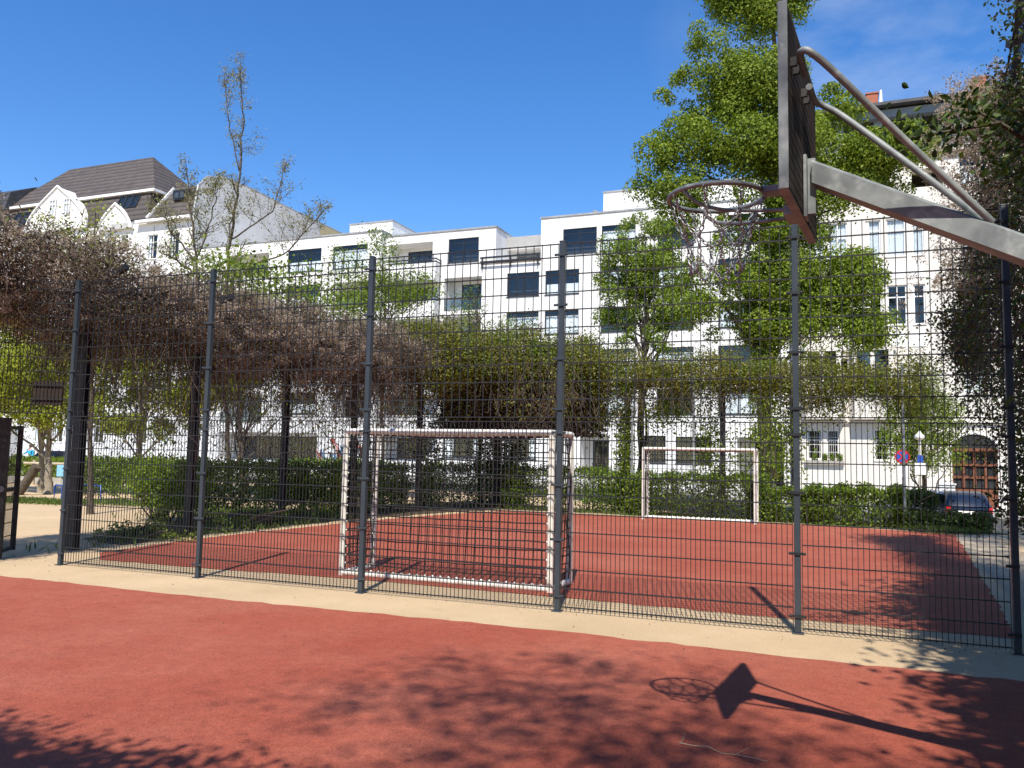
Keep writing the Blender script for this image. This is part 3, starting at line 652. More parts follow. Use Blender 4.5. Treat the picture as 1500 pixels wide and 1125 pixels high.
def gable(u0,u1,zb,zt,wn):
    um=(u0+u1)/2; prof=[(u0,zb)]; 
    for t in np.linspace(0,1,9): prof.append((u0+(um-u0)*t, zb+(zt-zb)*(t**.62 if t<.5 else .5**.62+(1-.5**.62)*(t-.5)/.5)))
    prof+= [(2*um-p,q) for p,q in prof[::-1]][1:]
    prof=[p for i,p in enumerate(prof) if i==0 or p!=prof[i-1]]
    mb=MB(); mb.prism([(u0,20.7)]+prof+[(u1,20.7)],1,42.7,44.9); g=mb.build('dormer_gable',m_render,L_)
    tr=MB(); P=[(p,42.68,q+.05) for p,q in prof]; tr.tube(P,.13,6); tr.build('gable_moulding',m_wframe,g)
    for (a,b,c,d) in wn:
        window(L_,a,b,c,d,42.52,(.5,),.3,0,m_wframe,.06,sill=False)
gable(-57.9,-50.3,20.8,24.65,[(-54.85,-54.1,22.0,23.5),(-53.1,-52.4,22.0,23.45)]); gable(-49.0,-45.2,20.2,22.4,[])
dm=MB(); dm.box(-42.0,-40.6,43.9,46,22.6,23.5); dm.build('dormer',m_slate,L_); window(L_,-41.9,-40.7,22.7,23.4,43.75,(.5,),0,0,sill=False)
fw_=MB(); prof=[(42.9,-1),(42.9,21.0),(43.25,23.3),(44.2,24.35),(46.5,24.95),(49,25.05),(56,24.85),(65.5,24.75),(66,-1)]
fw_.prism(prof,0,-38.78,-38.62); fo=fw_.build('firewall',m_grey,L_)
MB().quad((-38.58,60.2,-1),(-38.58,65.5,-1),(-38.58,65.5,24.68),(-38.58,60.2,24.7)).build('ochre_patch',m_ochre,fo)
tr=MB(); tr.tube([(-38.7,a,b+.04) for a,b in prof[1:-1]],.10,6); tr.build('verge_flashing',m_cop,fo)
# ---- further building at the far left edge
X=thing('townhouse','pale townhouse with dark pitched roof at far left behind the vines','building',(-68,43,0))
w2=MB(); hl=[(u,u+1.1,c-1.3,c+.75) for c in (18.75,15,11.2,7.4,3.4) for u in np.arange(-82,-62.5,2.4)]
wallholes(w2,-84,-61.15,-1,22,43.1,hl); shell(w2,-84,-61.15,43.1,57,-1,22); w2.build('wall',m_cream,X)
for h in hl: window(X,*h[:4],43.1,(.5,),.3,random.choice((0,1)),m_wframe,.06)
r2=MB(); r2.prism([(42.7,21.9),(58,21.9),(58,23),(50,27.6),(46,26.4),(43.6,25.2)],0,-84,-61.3); r2.build('roof',m_slate,X)
# ---- old cream building on the right
D=thing('tenement_building','cream old tenement with bay windows arched brown door and dark attic storey','building',(15,42,-.8))
hl=[];WN=[]
def ow(a,b,c,d,mull=(.5,),tr=.3,cu=0,grid=False): hl.append((a,b,c,d)); WN.append((a,b,c,d,mull,tr,cu,grid))
for c,d,cu in ((13.37,15.55,2),(9.45,11.72,0),(5.55,7.6,1),(17.1,19.1,1)):
    if c<17:
        if c>6: ow(11.75,12.42,c,d,(),.28,cu); ow(12.7,13.7,c,d,(.5,) if cu==0 else (),.3,cu); ow(14.03,14.63,c,d,(),.3,cu)
    ow(16.42,17.48,c,d,(.5,),.45,cu)
    for u in (8.4,9.6,19.6,21.6,24,26.4,28.6): ow(u,u+1.05,c,d,(.5,),.4,cu)
ow(8.35,9.15,1.85,3.55,(),.35,0,True); ow(9.42,10.08,1.85,3.55,(),.35,0,True); ow(11.88,12.68,1.85,3.6,(),.35,0,True); ow(13.2,14.0,1.85,3.6,(),.35,0,True)
for u in (20,22.5,25): ow(u,u+1.1,1.85,3.6,(.5,),.3)
hl.append((14.07,15.62,17.25,18.3,1.0)); 
door=(15.75,17.9,-.55,2.55); hl.append((*door[:4],.35))
w3=MB(); wallholes(w3,7.6,31,-1,19.3,42,hl); shell(w3,7.6,31,42,55,-1,19.3)
w3.box(7.6,31,41.86,41.995,3.9,4.05); w3.box(7.6,31,41.7,41.995,19.1,19.4)
w3.box(14.79,15.69,41.95,41.995,18.3,18.36); w3.box(14.79,15.69,41.93,41.995,19.0,19.06)
w3.build('wall',m_cream,D)
for (a,b,c,d,mu,tr_,cu,gr) in WN: window(D,a,b,c,d,42,mu,tr_,cu,m_wframe,.075,grid=gr)
pn=MB()
for a,b in ((11.7,14.75),): 
    for z0,z1 in ((12.1,12.95),(8.2,9.1)): 
        for q in range(3): MB().box(a+q*1.02,a+q*1.02+.9,41.965,41.995,z0,z1).build('relief_panel',m_wframe,D)
# arched entrance
ar=MB(); um,hw=(door[0]+door[1])/2,(door[1]-door[0])/2
arc=[(um+hw*1.02*math.cos(t),2.55+.85*math.sin(t)) for t in np.linspace(0,pi,17)]
ar.prism(arc,1,41.97,42.05); dd=ar.build('fanlight',m_dark,D)
tb=MB(); tb.tube([(p,41.95,q) for p,q in arc],.07,6); tb.build('arch_moulding',m_wframe,D)
dm=MB(); y=42.2
for k in range(5): 
    x=door[0]+(door[1]-door[0])*k/4; dm.box(x-.07,x+.07,y-.06,y+.05,-.55,2.5)
for z in (-.5,.35,1.05,1.7,2.45): dm.box(door[0],door[1],y-.045,y+.045,z-.07,z+.07)
dm.box(door[0]-.05,door[1]+.05,41.9,42.1,2.45,2.6)
do=dm.build('door',m_bdoor,D); MB().box(door[0],door[1],y+.05,y+.07,-.55,2.5).build('door_glass',m_room,do)
for k in range(4):
    x=door[0]+(door[1]-door[0])*(k+.5)/4; MB().box(x-.19,x+.19,y-.02,y+.03,-.42,.28).build('door_panel',m_bdoor,do)
for (a,b) in ((8.05,10.4),(10.62,13.1)):
    mb=MB(); p=[(a,41.995),(a+.25,41.3),(b-.25,41.3),(b,41.995)]; mb.prism(p,2,4.25,6.2); 
    mb.prism([(a-.05,41.997),(a+.22,41.22),(b-.22,41.22),(b+.05,41.997)],2,4.12,4.25); mb.prism([(a-.04,41.996),(a+.22,41.24),(b-.22,41.24),(b+.04,41.996)],2,6.2,6.28); mb.prism(p,2,8.0,8.3)
    for x in (a+.3,b-.3,(a+b)/2): mb.box(x-.12,x+.12,41.32,41.5,6.28,8.0)
    bo=mb.build('bay_window',m_cream,D); MB().box(a+.3,b-.3,41.5,41.54,6.28,8.0).build('bay_glass',m_glassb,bo); MB().box(a+.2,b-.2,41.7,41.74,6.28,8.0).build('bay_backing',m_room,bo)
mb=MB(); mb.box(8.2,10.3,41.8,41.96,1.55,1.8); fb=mb.build('window_box',m_stone,D)
[leaves('box_plant',np.array([(x,41.85,2.0)])+np.clip(R.normal(size=(220,3)),-1.6,1.6)*[.08,.05,.11],.09,m_young,fb) for x in (8.75,9.3,9.7,10.1)]
m_blueg=surf('blue_grey_panel',(.13,.16,.19),(.18,.21,.24),2,.5)
rfo=MB().box(7.4,31.2,42.0,55,22.32,22.5).build('roof',m_slate,D)
MB().box(7.5,31.1,42.5,54,21.75,22.2).build('attic_fascia',m_blueg,D)
for x in np.arange(8,31,2.1): MB().box(x,x+.45,42.9,43.1,20.21,21.74).build('attic_pier',m_blueg,D)
MB().box(7.6,31,42.9,43.09,19.42,20.2).build('attic_parapet',m_blueg,D); MB().box(7.6,31,43.1,43.15,19.42,21.74).build('attic_glazing',m_room,D)
rl=MB()
for z in (19.75,20.0,20.3): rl.bar((7.6,41.8,z),(31,41.8,z),.03,.035)
for x in np.arange(7.7,31,.95): rl.box(x-.015,x+.015,41.79,41.81,19.4,20.3)
for z in (20.5,20.6): rl.bar((7.6,41.6,z-.9),(31,41.6,z-.9),.05,.03)
rl.build('railing',m_galv,D)
for a,b,z in ((11.85,12.5,23.9),(17.55,18.25,24.0),(24,24.8,24)):
    mb=MB(); mb.box(a,b,44,44.8,22.4,z); mb.box(a-.05,b+.05,43.95,44.85,z,z+.08); mb.build('chimney',m_brick,rfo)
mb=MB(); mb.prism([(12.5,22.46),(12.75,22.46),(12.7,23.9),(12.6,23.9)],1,43.6,43.8); mb.build('roof_fin',m_render,rfo)
rm=MB()
for x in (12.0,12.0): rm.tube([(7.75,41.93,-.8),(7.75,41.93,19.1)],.06,8)
rm.build('downpipe',m_galv,D)
mb=MB(); mb.tube([(7.25,40.4,-.7),(7.25,40.4,3.3)],.09,10); mb.sphere((7.25,40.4,3.3),.09,10,6); tag(mb.build('bollard_pole',m_white,None,(7.25,40.4,-.7)),'plain white pole beside the ivy trunk near the garage passage','pole')
by=thing('barrier_arm','barrier with round yellow disc right of the far goal','barrier',(7.6,32,-.8))
mb=MB(); bc=at(1132,696,38); mb.tube([bc,bc+(0,.05,0)],.2,14); mb.build('yellow_disc',surf('yellow',(.8,.5,.02),(.9,.6,.04),3,.5),by)
mb=MB(); mb.bar(bc+(-.9,.1,.1),bc+(0,.1,.02),.06,.08); mb.bar(bc+(0,.1,0),(bc[0],bc[1]+.1,-.8),.09,.09); mb.build('barrier_post',m_white,by)
# ================================================================ CARS
def car(cu,cv,z0,hd,m,label,plate=None,L=4.2,Wd=1.78,Ht=1.47):
    c=thing('parked_car',label,'car',(cu,cv,z0),'cars parked along the street'); ch,sh=math.cos(hd),math.sin(hd)
    def X(x,y,z): return (cu+x*ch-y*sh, cv+x*sh+y*ch, z0+z)       # x forward
    st=[(-L/2,.42,.62,.80),(-L/2+.06,.30,.86,.87),(-L/2+.5,.22,.93,.97),(-.8,.2,.94,1.),(.4,.2,.93,1.),(1.0,.2,.90,1.),(L/2-.5,.24,.80,.95),(L/2-.1,.30,.68,.84),(L/2,.40,.58,.74)]
    mb=MB(); V=[];k=10
    for x,zb,zt,w in st:
        hw=Wd/2*w; mid=(zb+zt)/2
        V+=[X(x,y,z) for y,z in ((-hw*.9,zb),(-hw,zb+.12),(-hw,mid+.05),(-hw*.96,zt-.05),(-hw*.86,zt),(hw*.86,zt),(hw*.96,zt-.05),(hw,mid+.05),(hw,zb+.12),(hw*.9,zb))]
    Fs=[tuple(range(k)),tuple(reversed(range(len(V)-k,len(V))))]
    for i in range(len(st)-1):
        for q in range(k): Fs.append((i*k+(q+1)%k,i*k+q,(i+1)*k+q,(i+1)*k+(q+1)%k))
    mb.add(V,Fs,True); 
    cs=[(-L/2+.22,.92,.925,.80),(-L/2+.42,.92,1.2,.79),(-L/2+.72,.92,Ht-.06,.74),(-.9,.92,Ht,.72),(.2,.92,Ht-.02,.72),(.55,.92,Ht-.12,.74),(1.25,.90,.93,.80)]
    V=[]
    for x,zb,zt,w in cs:
        hw=Wd/2*w*1.02; V+=[X(x,y,z) for y,z in ((-hw*1.14,zb),(-hw*1.0,zt-.05),(-hw*.88,zt),(hw*.88,zt),(hw*1.0,zt-.05),(hw*1.14,zb))]
    Fs=[]
    for i in range(len(cs)-1):
        for q in range(6): Fs.append((i*6+(q+1)%6,i*6+q,(i+1)*6+q,(i+1)*6+(q+1)%6))
    mb.add(V,Fs,True); mb.build('body',m,c)
    mg=m_carglass; g=MB()
    def pane(p,nm='window'): MB().quad(*[X(*q) for q in p]).build(nm,mg,c)
    hwr=Wd/2*.76
    pane([(-L/2+.27,-hwr,.97),(-L/2+.27,hwr,.97),(-L/2+.70,hwr*.9,Ht-.13),(-L/2+.70,-hwr*.9,Ht-.13)],'rear_window')
    pane([(1.22,-hwr,.97),(1.22,hwr,.97),(.60,hwr*.9,Ht-.15),(.60,-hwr*.9,Ht-.15)],'windscreen')
    for s in (-1,1):
        y0,y1=s*(Wd/2*.80*1.02*1.14+.012),s*(Wd/2*.735+.035)
        pane([(-L/2+.62,y0,.97),(-.25,y0,.97),(-.25,y1,Ht-.12),(-L/2+.85,y1,Ht-.14)],'side_window'); pane([(-.17,y0,.97),(.98,y0,.97),(.45,y1,Ht-.15),(-.17,y1,Ht-.12)],'side_window')
        MB().box(0,1,0,1,0,1)
        tl=MB(); tl.add([X(-L/2+.02,s*Wd*.36,.68),X(-L/2-.01,s*Wd*.36,.9),X(-L/2+.1,s*Wd*.445,.9),X(-L/2+.1,s*Wd*.445,.68),X(-L/2-.03,s*Wd*.40,.79)],[(0,1,4),(1,2,4),(2,3,4),(3,0,4)]); tl.build('tail_light',m_red,c)
        hlp=MB(); hlp.sphere(X(L/2-.1,s*Wd*.36,.62),.12,8,6,(1,1,.7)); hlp.build('headlight',m_glassb,c)
        for x in (-L/2+.8,L/2-.85):
            wm=MB(); yy=s*(Wd/2-.1); P=[X(x,yy-.1,.31),X(x,yy+.1,.31)]; wm.tube(P,.31,18); wo=wm.build('wheel',m_tyre,c)
            wm=MB(); wm.tube([X(x,yy+s*.09,.31),X(x,yy+s*.112,.31)],.19,14); wm.build('rim',m_galv,wo)
    bp=MB(); bp.add([X(-L/2-.05,-Wd*.42,.36),X(-L/2-.05,Wd*.42,.36),X(-L/2-.05,Wd*.42,.56),X(-L/2-.05,-Wd*.42,.56),X(-L/2+.15,-Wd*.46,.36),X(-L/2+.15,Wd*.46,.36),X(-L/2+.15,Wd*.46,.58),X(-L/2+.15,-Wd*.46,.58)],[(0,3,2,1),(3,7,6,2),(0,4,7,3),(1,2,6,5),(0,1,5,4)]); bp.build('bumper',m,c)
    pl=MB(); pl.add([X(-L/2-.06,-.26,.64),X(-L/2-.06,.26,.64),X(-L/2-.04,.26,.76),X(-L/2-.04,-.26,.76),X(-L/2,-.26,.64),X(-L/2,.26,.64),X(-L/2,.26,.76),X(-L/2,-.26,.76)],[(0,3,2,1),(3,7,6,2),(0,4,7,3),(1,2,6,5)]); pl.build('number_plate',m_tie,c)
    return c
m_carglass=surf('car_glass',(.006,.008,.01),(.012,.014,.016),1,.12,0,spec=.3)
m_red=surf('red_lens',(.4,.01,.01),(.5,.02,.02),5,.2); m_tyre=surf('tyre',(.015,.015,.015),(.03,.03,.03),9,.8)
def paint(n,c): return surf(n,c,tuple(x*1.15 for x in c),1,.3,.1,spec=.4)
m_cb,m_ck,m_cw,m_cs=paint('blue_car_paint',(.008,.016,.038)),paint('black_car_paint',(.012,.012,.014)),paint('white_car_paint',(.7,.7,.7)),paint('silver_car_paint',(.35,.36,.37))
q=at(1413,730,31.5); car(q[0],q[1]+2.0,-.8,pi/2+A*.2,m_cb,'dark blue hatchback seen from behind below the arched brown door')
q=at(1352,735,33); car(q[0]-.3,q[1]+.8,-.8,pi*.97,m_cw,'white car half hidden by bushes left of the dark blue hatchback')
q=at(80,668,47); car(q[0],q[1],0,pi+A*.0,m_ck,'black car behind the low hedge at far left street')
# ================================================================ SIGNS AND STREET THINGS
q=at(1322,669,29); sgn=thing('road_sign','round blue and red no stopping sign above white plate','road sign',(q[0],q[1],-.8))
fd=np.array([0,-1,0]); mb=MB(); mb.tube([(q[0],q[1]+.04,-.8),(q[0],q[1]+.04,q[2]+.3)],.03,8); mb.build('sign_pole',m_galv,sgn)
def disc(c,r,off,nm,m,par):
    mb=MB(); mb.tube([np.array(c)+(0,-off,0),np.array(c)+(0,-off-.006,0)],r,24); mb.build(nm,m,par)
m_sr=surf('sign_red',(.5,.02,.03),(.55,.03,.04),2,.4); m_sb=surf('sign_blue',(.02,.08,.4),(.03,.1,.45),2,.4); m_sw=surf('sign_white',(.72,.72,.72),(.8,.8,.8),2,.4)
disc(q,.24,0,'red_rim',m_sr,sgn); disc(q,.185,.008,'blue_face',m_sb,sgn)
mb=MB(); mb.bar(q+(-.13,-.018,-.13),q+(.13,-.018,.13),.006,.05,(0.7,0,-.7)); mb.bar(q+(-.13,-.019,.13),q+(.13,-.019,-.13),.006,.05,(0.7,0,.7)); mb.build('red_cross',m_sr,sgn)
mb=MB(); mb.box(q[0]-.22,q[0]+.22,q[1]-.01,q[1],q[2]-.72,q[2]-.28); mb.build('plate',m_sw,sgn)
q=at(1347,640,30); ps=thing('street_lamp','slim white street lamp with globe head and blue and white plates','street lamp',(q[0],q[1],-.8))
mb=MB(); mb.tube([(q[0],q[1],-.8),(q[0],q[1],q[2]-.1)],.05,10); mb.build('lamp_pole',m_white,ps)
mb=MB(); mb.sphere(q,.17,12,8,(1,1,.75)); mb.tube([q+(0,0,.1),q+(0,0,.22)],[.09,.02],8); mb.build('lamp_head',m_sw,ps)
mb=MB(); mb.box(q[0]-.09,q[0]+.09,q[1]-.08,q[1]-.06,q[2]-.92,q[2]-.66); mb.build('blue_plate',m_sb,ps)
mb=MB(); mb.box(q[0]-.21,q[0]+.21,q[1]-.08,q[1]-.06,q[2]-1.36,q[2]-.94); mb.build('white_plate',m_sw,ps)
q=at(1386,722,36); mb=MB(); mb.box(q[0]-.32,q[0]+.32,q[1]-.3,q[1]+.3,-.65,q[2]+.35); mb.box(q[0]-.36,q[0]+.36,q[1]-.34,q[1]+.34,q[2]+.35,q[2]+.42); mb.prism([(q[0]-.3,q[2]+.42),(q[0]+.3,q[2]+.42),(q[0],q[2]+.5)],1,q[1]-.3,q[1]+.3); tag(mb.build('utility_cabinet',m_sw,None,(q[0],q[1],-.65)),'white utility cabinet on the pavement left of the brown door','cabinet')
# left playground corner
q=np.array(toF(-13.6,25.3,0)); bh=thing('bike_rack','blue tubular bike rack standing on the sand beside grass','bike rack',q)
mb=MB(); e1=np.array([.9,-.25,0])
for k in (0,):
    p=q-e1*.45; P=[p,p+(0,0,.44),p+(.04,0,.5),p+e1*.5+(0,0,.5),p+e1*.95+(0,0,.5),p+e1+(0,0,.44),p+e1]; mb.tube(P,.032,8); mb.tube([p+e1*.55,p+e1*.55+(0,0,.5)],.032,8)
    p2=p+e1*.55+(.0,.9,0); mb.tube([p2,p2+(0,0,.5),p2+e1*.9+(0,0,.5),p2+e1*.9],.032,8); mb.tube([p+e1*.55+(0,0,.5),p2+(0,0,.5)],.028,8)
mb.build('frame',m_blue,bh)
kb=MB(); 
for k in range(22):
    u=-34+k*1.15; kb.box(u,u+1.13,18.7,18.95,-.05,.26+.02*math.sin(k*3))
tag(kb.build('kerb_wall',m_stone,None,(-22,18.8,0)),'low stone kerb edging the hedge at the left','kerb')
rf_=thing('rail_fence','low rustic wooden rail fence before the hedge at left','fence',(-19.5,17.5,0))
for x in (-22.9,-20.5,-18.4): MB().tube([(x,17.6,-.05),(x+.03,17.6,1.08)],.075,8).build('post',m_rail,rf_)
mb=MB(); mb.tube([(-23.4,17.52,.93),(-20.4,17.52,.95)],.06,8); mb.tube([(-20.6,17.5,.72),(-18.3,17.5,.75)],.06,8); mb.build('rail',m_rail,rf_)
q=np.array(toF(-16.55,28.6,0)); mb=MB(); P=[q+(-.35,-.1,-.05),q+(-.2,0,.25),q+(.1,.05,.7),q+(.28,.1,1.0)]; mb.tube(P,[.17,.15,.15,.17],9); mb.tube([q+(-.2,0,.25),q+(-.5,.1,.42)],[.1,.09],7); tag(mb.build('tree_stump',m_bark,None,q),'dark leaning tree stump in front of the rail fence','stump')
q=np.array(at(92,690,28)); bx=MB(); bx.box(q[0]-.22,q[0]+.22,q[1]-.05,q[1]+.05,q[2]-.18,q[2]+.2); bx.box(q[0]-.04,q[0]+.04,q[1]+.05,q[1]+.12,0,q[2]+.1); tag(bx.build('notice_panel',surf('pale_blue',(.18,.42,.62),(.25,.5,.7),3,.5),None,(q[0],q[1],0)),'pale blue panel on a post beside leftmost fence post','sign')
# person in turquoise jacket far left
def skin(name,pts,edges,m,parent):
    me=bpy.data.meshes.new(name); me.from_pydata([tuple(np.array(p[:3])-ORG[parent]) for p in pts],edges,[]); o=link(name,me,m,parent)
    mo=o.modifiers.new('skin','SKIN'); 
    for v,p in zip(me.skin_vertices[0].data,pts): v.radius=(p[3],p[3]*.85)
    me.skin_vertices[0].data[0].use_root=True; s=o.modifiers.new('sub','SUBSURF'); s.levels=1; s.render_levels=2; return o
q=at(44,672,60); qx,qy=q[0],q[1]; pe=thing('person','person in turquoise jacket and dark trousers standing by brown doorway','person',(qx,qy,0))
m_skin=surf('skin',(.45,.27,.19),(.5,.31,.22),5,.5); m_jac=surf('turquoise_cloth',(.02,.32,.5),(.04,.4,.6),5,.8); m_tro=surf('dark_cloth',(.02,.022,.03),(.035,.035,.045),5,.85)
def rel(l): return [(qx+a,qy+b,c,r) for a,b,c,r in l]
skin('body',rel([(0,0,.92,.13),(0,0,1.15,.13),(-.02,0,1.4,.13),(-.05,0,1.52,.055),(-.08,-.01,1.63,.095),(-.08,-.01,1.74,.085),(-.22,0,1.4,.05),(-.38,-.05,1.2,.042),(-.62,-.12,1.12,.032),(-.70,-.14,1.11,.03),(.19,0,1.4,.05),(.27,.02,1.15,.042),(.25,-.12,.92,.032),(.1,0,.88,.09),(.11,-.02,.48,.06),(.11,.02,.08,.045),(.11,-.14,.04,.04),(-.1,0,.88,.09),(-.12,0,.48,.06),(-.13,.04,.08,.045),(-.13,-.12,.04,.04)]),[(0,1),(1,2),(2,3),(3,4),(4,5),(2,6),(6,7),(7,8),(8,9),(2,10),(10,11),(11,12),(0,13),(13,14),(14,15),(15,16),(0,17),(17,18),(18,19),(19,20)],m_skin,pe)
skin('jacket',rel([(0,0,.95,.165),(0,0,1.15,.16),(-.02,0,1.42,.16),(-.22,0,1.41,.075),(-.38,-.05,1.21,.068),(-.6,-.115,1.13,.055),(.19,0,1.41,.075),(.275,.02,1.15,.068),(.26,-.1,.95,.055)]),[(0,1),(1,2),(2,3),(3,4),(4,5),(2,6),(6,7),(7,8)],m_jac,pe)
skin('trousers',rel([(0,0,.92,.15),(.1,0,.86,.115),(.11,-.02,.48,.085),(.11,.02,.12,.07),(-.1,0,.86,.115),(-.12,0,.48,.085),(-.13,.04,.12,.07)]),[(0,1),(1,2),(2,3),(0,4),(4,5),(5,6)],m_tro,pe)
mb=MB(); mb.sphere((qx-.07,qy+.03,1.72),.125,10,8,(1,1,1.05)); mb.build('hair',surf('brown_hair',(.06,.03,.015),(.1,.05,.025),9,.6),pe)
# ================================================================ PERGOLA
pg=thing('pergola','dark steel pergola carrying vines along left side and far end','pergola',(-1.5,1.3,0))
def ppost(u,v,w=.2,h=4.4):
    mb=MB(); mb.box(u-w/2,u+w/2,v-.07,v-.055,-.05,h); mb.box(u-w/2,u+w/2,v+.055,v+.07,-.05,h); mb.box(u-.012,u+.012,v-.056,v+.056,-.05,h); mb.build('post',m_dark,pg)
    MB().bar((u,v,h-.05),(u-1.1,v,h+.35),.08,.1).build('arm',m_dark,pg); MB().bar((u,v,h-.05),(u+.7,v+.1,h+.25),.08,.1).build('arm',m_dark,pg)
LP=[(-1.34,1.33),(-1.4,3.95),(-1.7,7.2),(-1.7,10.1),(-1.3,13.0)]
for i,(u,v) in enumerate(LP): ppost(u,v,.17 if i==0 else .13)
BP=[(-.2,16.3),(4.05,16.6),(7.0,16.3),(9.0,16.0)]
for u,v in BP: ppost(u,v,.15,4.0)
for (a,b) in zip(LP[:-1],LP[1:]): MB().bar((*a,4.35),(*b,4.35),.1,.14).build('beam',m_dark,pg)
for (a,b) in zip(BP[:-1],BP[1:]): MB().bar((*a,3.95),(*b,3.95),.1,.14).build('beam',m_dark,pg)
for i,(u,v) in enumerate(((4.35,16.05),(6.2,16.0),(11.75,15.1))):
    mb=MB(); mb.tube([(u,v,-.1),(u,v,4.3 if i else 3.2)],.035,8); tag(mb.build('fence_pole',m_galv,None,(u,v,0)),('grey steel pole left of the far goal against ivy','grey steel pole rising above the far goal crossbar','grey steel pole at far right end before round sign')[i],'pole')
# ================================================================ VINES
def hang(mb,n,box,lmin,lmax,r=.006,wob=.12,seg=6,tilt=.25):
    for _ in range(n):
        p=np.array([random.uniform(*box[0]),random.uniform(*box[1]),random.uniform(*box[2])]); L=random.uniform(lmin,lmax)
        d=np.array([random.gauss(0,tilt),random.gauss(0,tilt),-1.]); d/=np.linalg.norm(d)
        P=[p]; 
        for k in range(seg): d=d+R.normal(size=3)*wob; d/=np.linalg.norm(d); P.append(P[-1]+d*L/seg)
        mb.tube(P,np.linspace(r,r*.5,seg+1),3,False)
def twigs(mb,C_,n,L,r=.005,wob=.5,seg=5):
    for c in C_[R.integers(0,len(C_),n)]:
        d=unit(1)[0]; P=[c+R.normal(size=3)*.15]
        for k in range(seg): d=d+R.normal(size=3)*wob; d/=np.linalg.norm(d); P.append(P[-1]+d*L/seg)
        mb.tube(P,r,3,False)
def puffs(C_,r,k=36):
    n=len(C_); rr=(r*R.uniform(.55,1.25,n))[:,None].repeat(k,0); return np.repeat(C_,k,0)+unit(n*k)*rr*(R.uniform(.15,1,n*k)**.5)[:,None]
def along(path,n,ru,rz,rmin=.15):
    """n points in a band round a polyline of (u,v,zc)"""
    P=np.array(path,float); seg=np.linalg.norm(np.diff(P[:,:2],axis=0),axis=1); s=np.concatenate([[0],np.cumsum(seg)]); t=R.uniform(0,s[-1],n)
    Q=np.stack([np.interp(t,s,P[:,i]) for i in range(3)],1); T=np.stack([np.interp(t+.1,s,P[:,i]) for i in range(3)],1)-np.stack([np.interp(t-.1,s,P[:,i]) for i in range(3)],1)
    nrm=np.stack([-T[:,1],T[:,0]],1); nrm/=np.maximum(np.linalg.norm(nrm,axis=1,keepdims=True),1e-6)
    th=R.uniform(0,2*pi,n); rad=R.uniform(rmin,1,n)**.5
    Q[:,:2]+=nrm*(np.cos(th)*rad*ru)[:,None]; bumpz=.22*np.sin(t*2.1)+.15*np.sin(t*4.7+1)+.1*np.sin(t*9.)
    Q[:,2]+=np.sin(th)*rad*(rz+bumpz); return Q
# left: brown old vine with fluffy seed heads
path=[(-1.5,-5,4.25),(-1.6,-1,4.3),(-1.75,2,4.2),(-1.75,6,4.15),(-1.85,10,4.25),(-1.4,13.5,4.3)]
v1=thing('seed_head_vine','brown vine full of fluffy pale seed heads draped over the left pergola','climbing plant',(-1.8,3,0))
cl=along(path,2400,1.1,.74)
leaves('dead_foliage',np.repeat(cl,66,0)+R.normal(size=(2400*66,3))*.2,.085,m_dead,v1,asp=.22)
mb=MB(); twigs(mb,cl,2000,.8,.005,.45); hang(mb,900,((-2.8,-.7),(.5,13.5),(3.2,4.2)),.6,2.4,.006,.16); hang(mb,60,((-2.8,-1.0),(-4,.5),(3.4,4.2)),.4,1.0,.006,.16); mb.build('stems',m_twig,v1)
cp_=along(path,2600,1.25,.86,.7); keep=cp_[(R.uniform(size=len(cp_))<.88)]
# seed heads come in drifts
keep=keep[np.sin(keep[:,1]*1.3+keep[:,2]*2.2)+np.sin(keep[:,1]*.6+keep[:,0]*3)>-1.0]
leaves('seed_heads',puffs(keep,.15,62),.05,m_seed,v1,asp=.35)
P=np.concatenate([at(x,y,Y)+R.normal(size=(n,3))*s for x,y,Y,n,s in ((95,370,14.5,350,(.35,.5,.22)),(250,420,17,260,(.3,.4,.15)),(330,400,18.5,900,(.6,.6,.25)),(420,425,20,1400,(.9,.8,.3)),(370,400,19,700,(.5,.6,.2)),(480,450,22,1200,(.7,.7,.3)),(170,470,15.5,250,(.4,.5,.3)),(230,560,16,350,(.4,.5,.5)))])
leaves('fresh_leaves',P,.09,m_young,v1)
# fallen curtain of fine stems with sparse green, hiding the space under the left pergola
P=np.stack([R.uniform(-2.9,-1.3,20000),R.uniform(1.2,14,20000),.9+3.1*R.uniform(0,1,20000)**.6],1); P=P[np.sin(P[:,1]*2.2)+np.sin(P[:,1]*5+P[:,2])*.6>-.75]
leaves('sparse_foliage',P,.13,m_dead,v1,asp=.10,droop=1.2)
P=np.stack([R.uniform(-2.9,-1.2,9000),R.uniform(1.2,14,9000),1.6+2.8*R.uniform(0,1,9000)**.6],1); P=P[np.sin(P[:,1]*3.1+1)+np.sin(P[:,2]*2.3+P[:,1])>-.2]; leaves('hanging_leaves',P,.075,m_lime,v1)
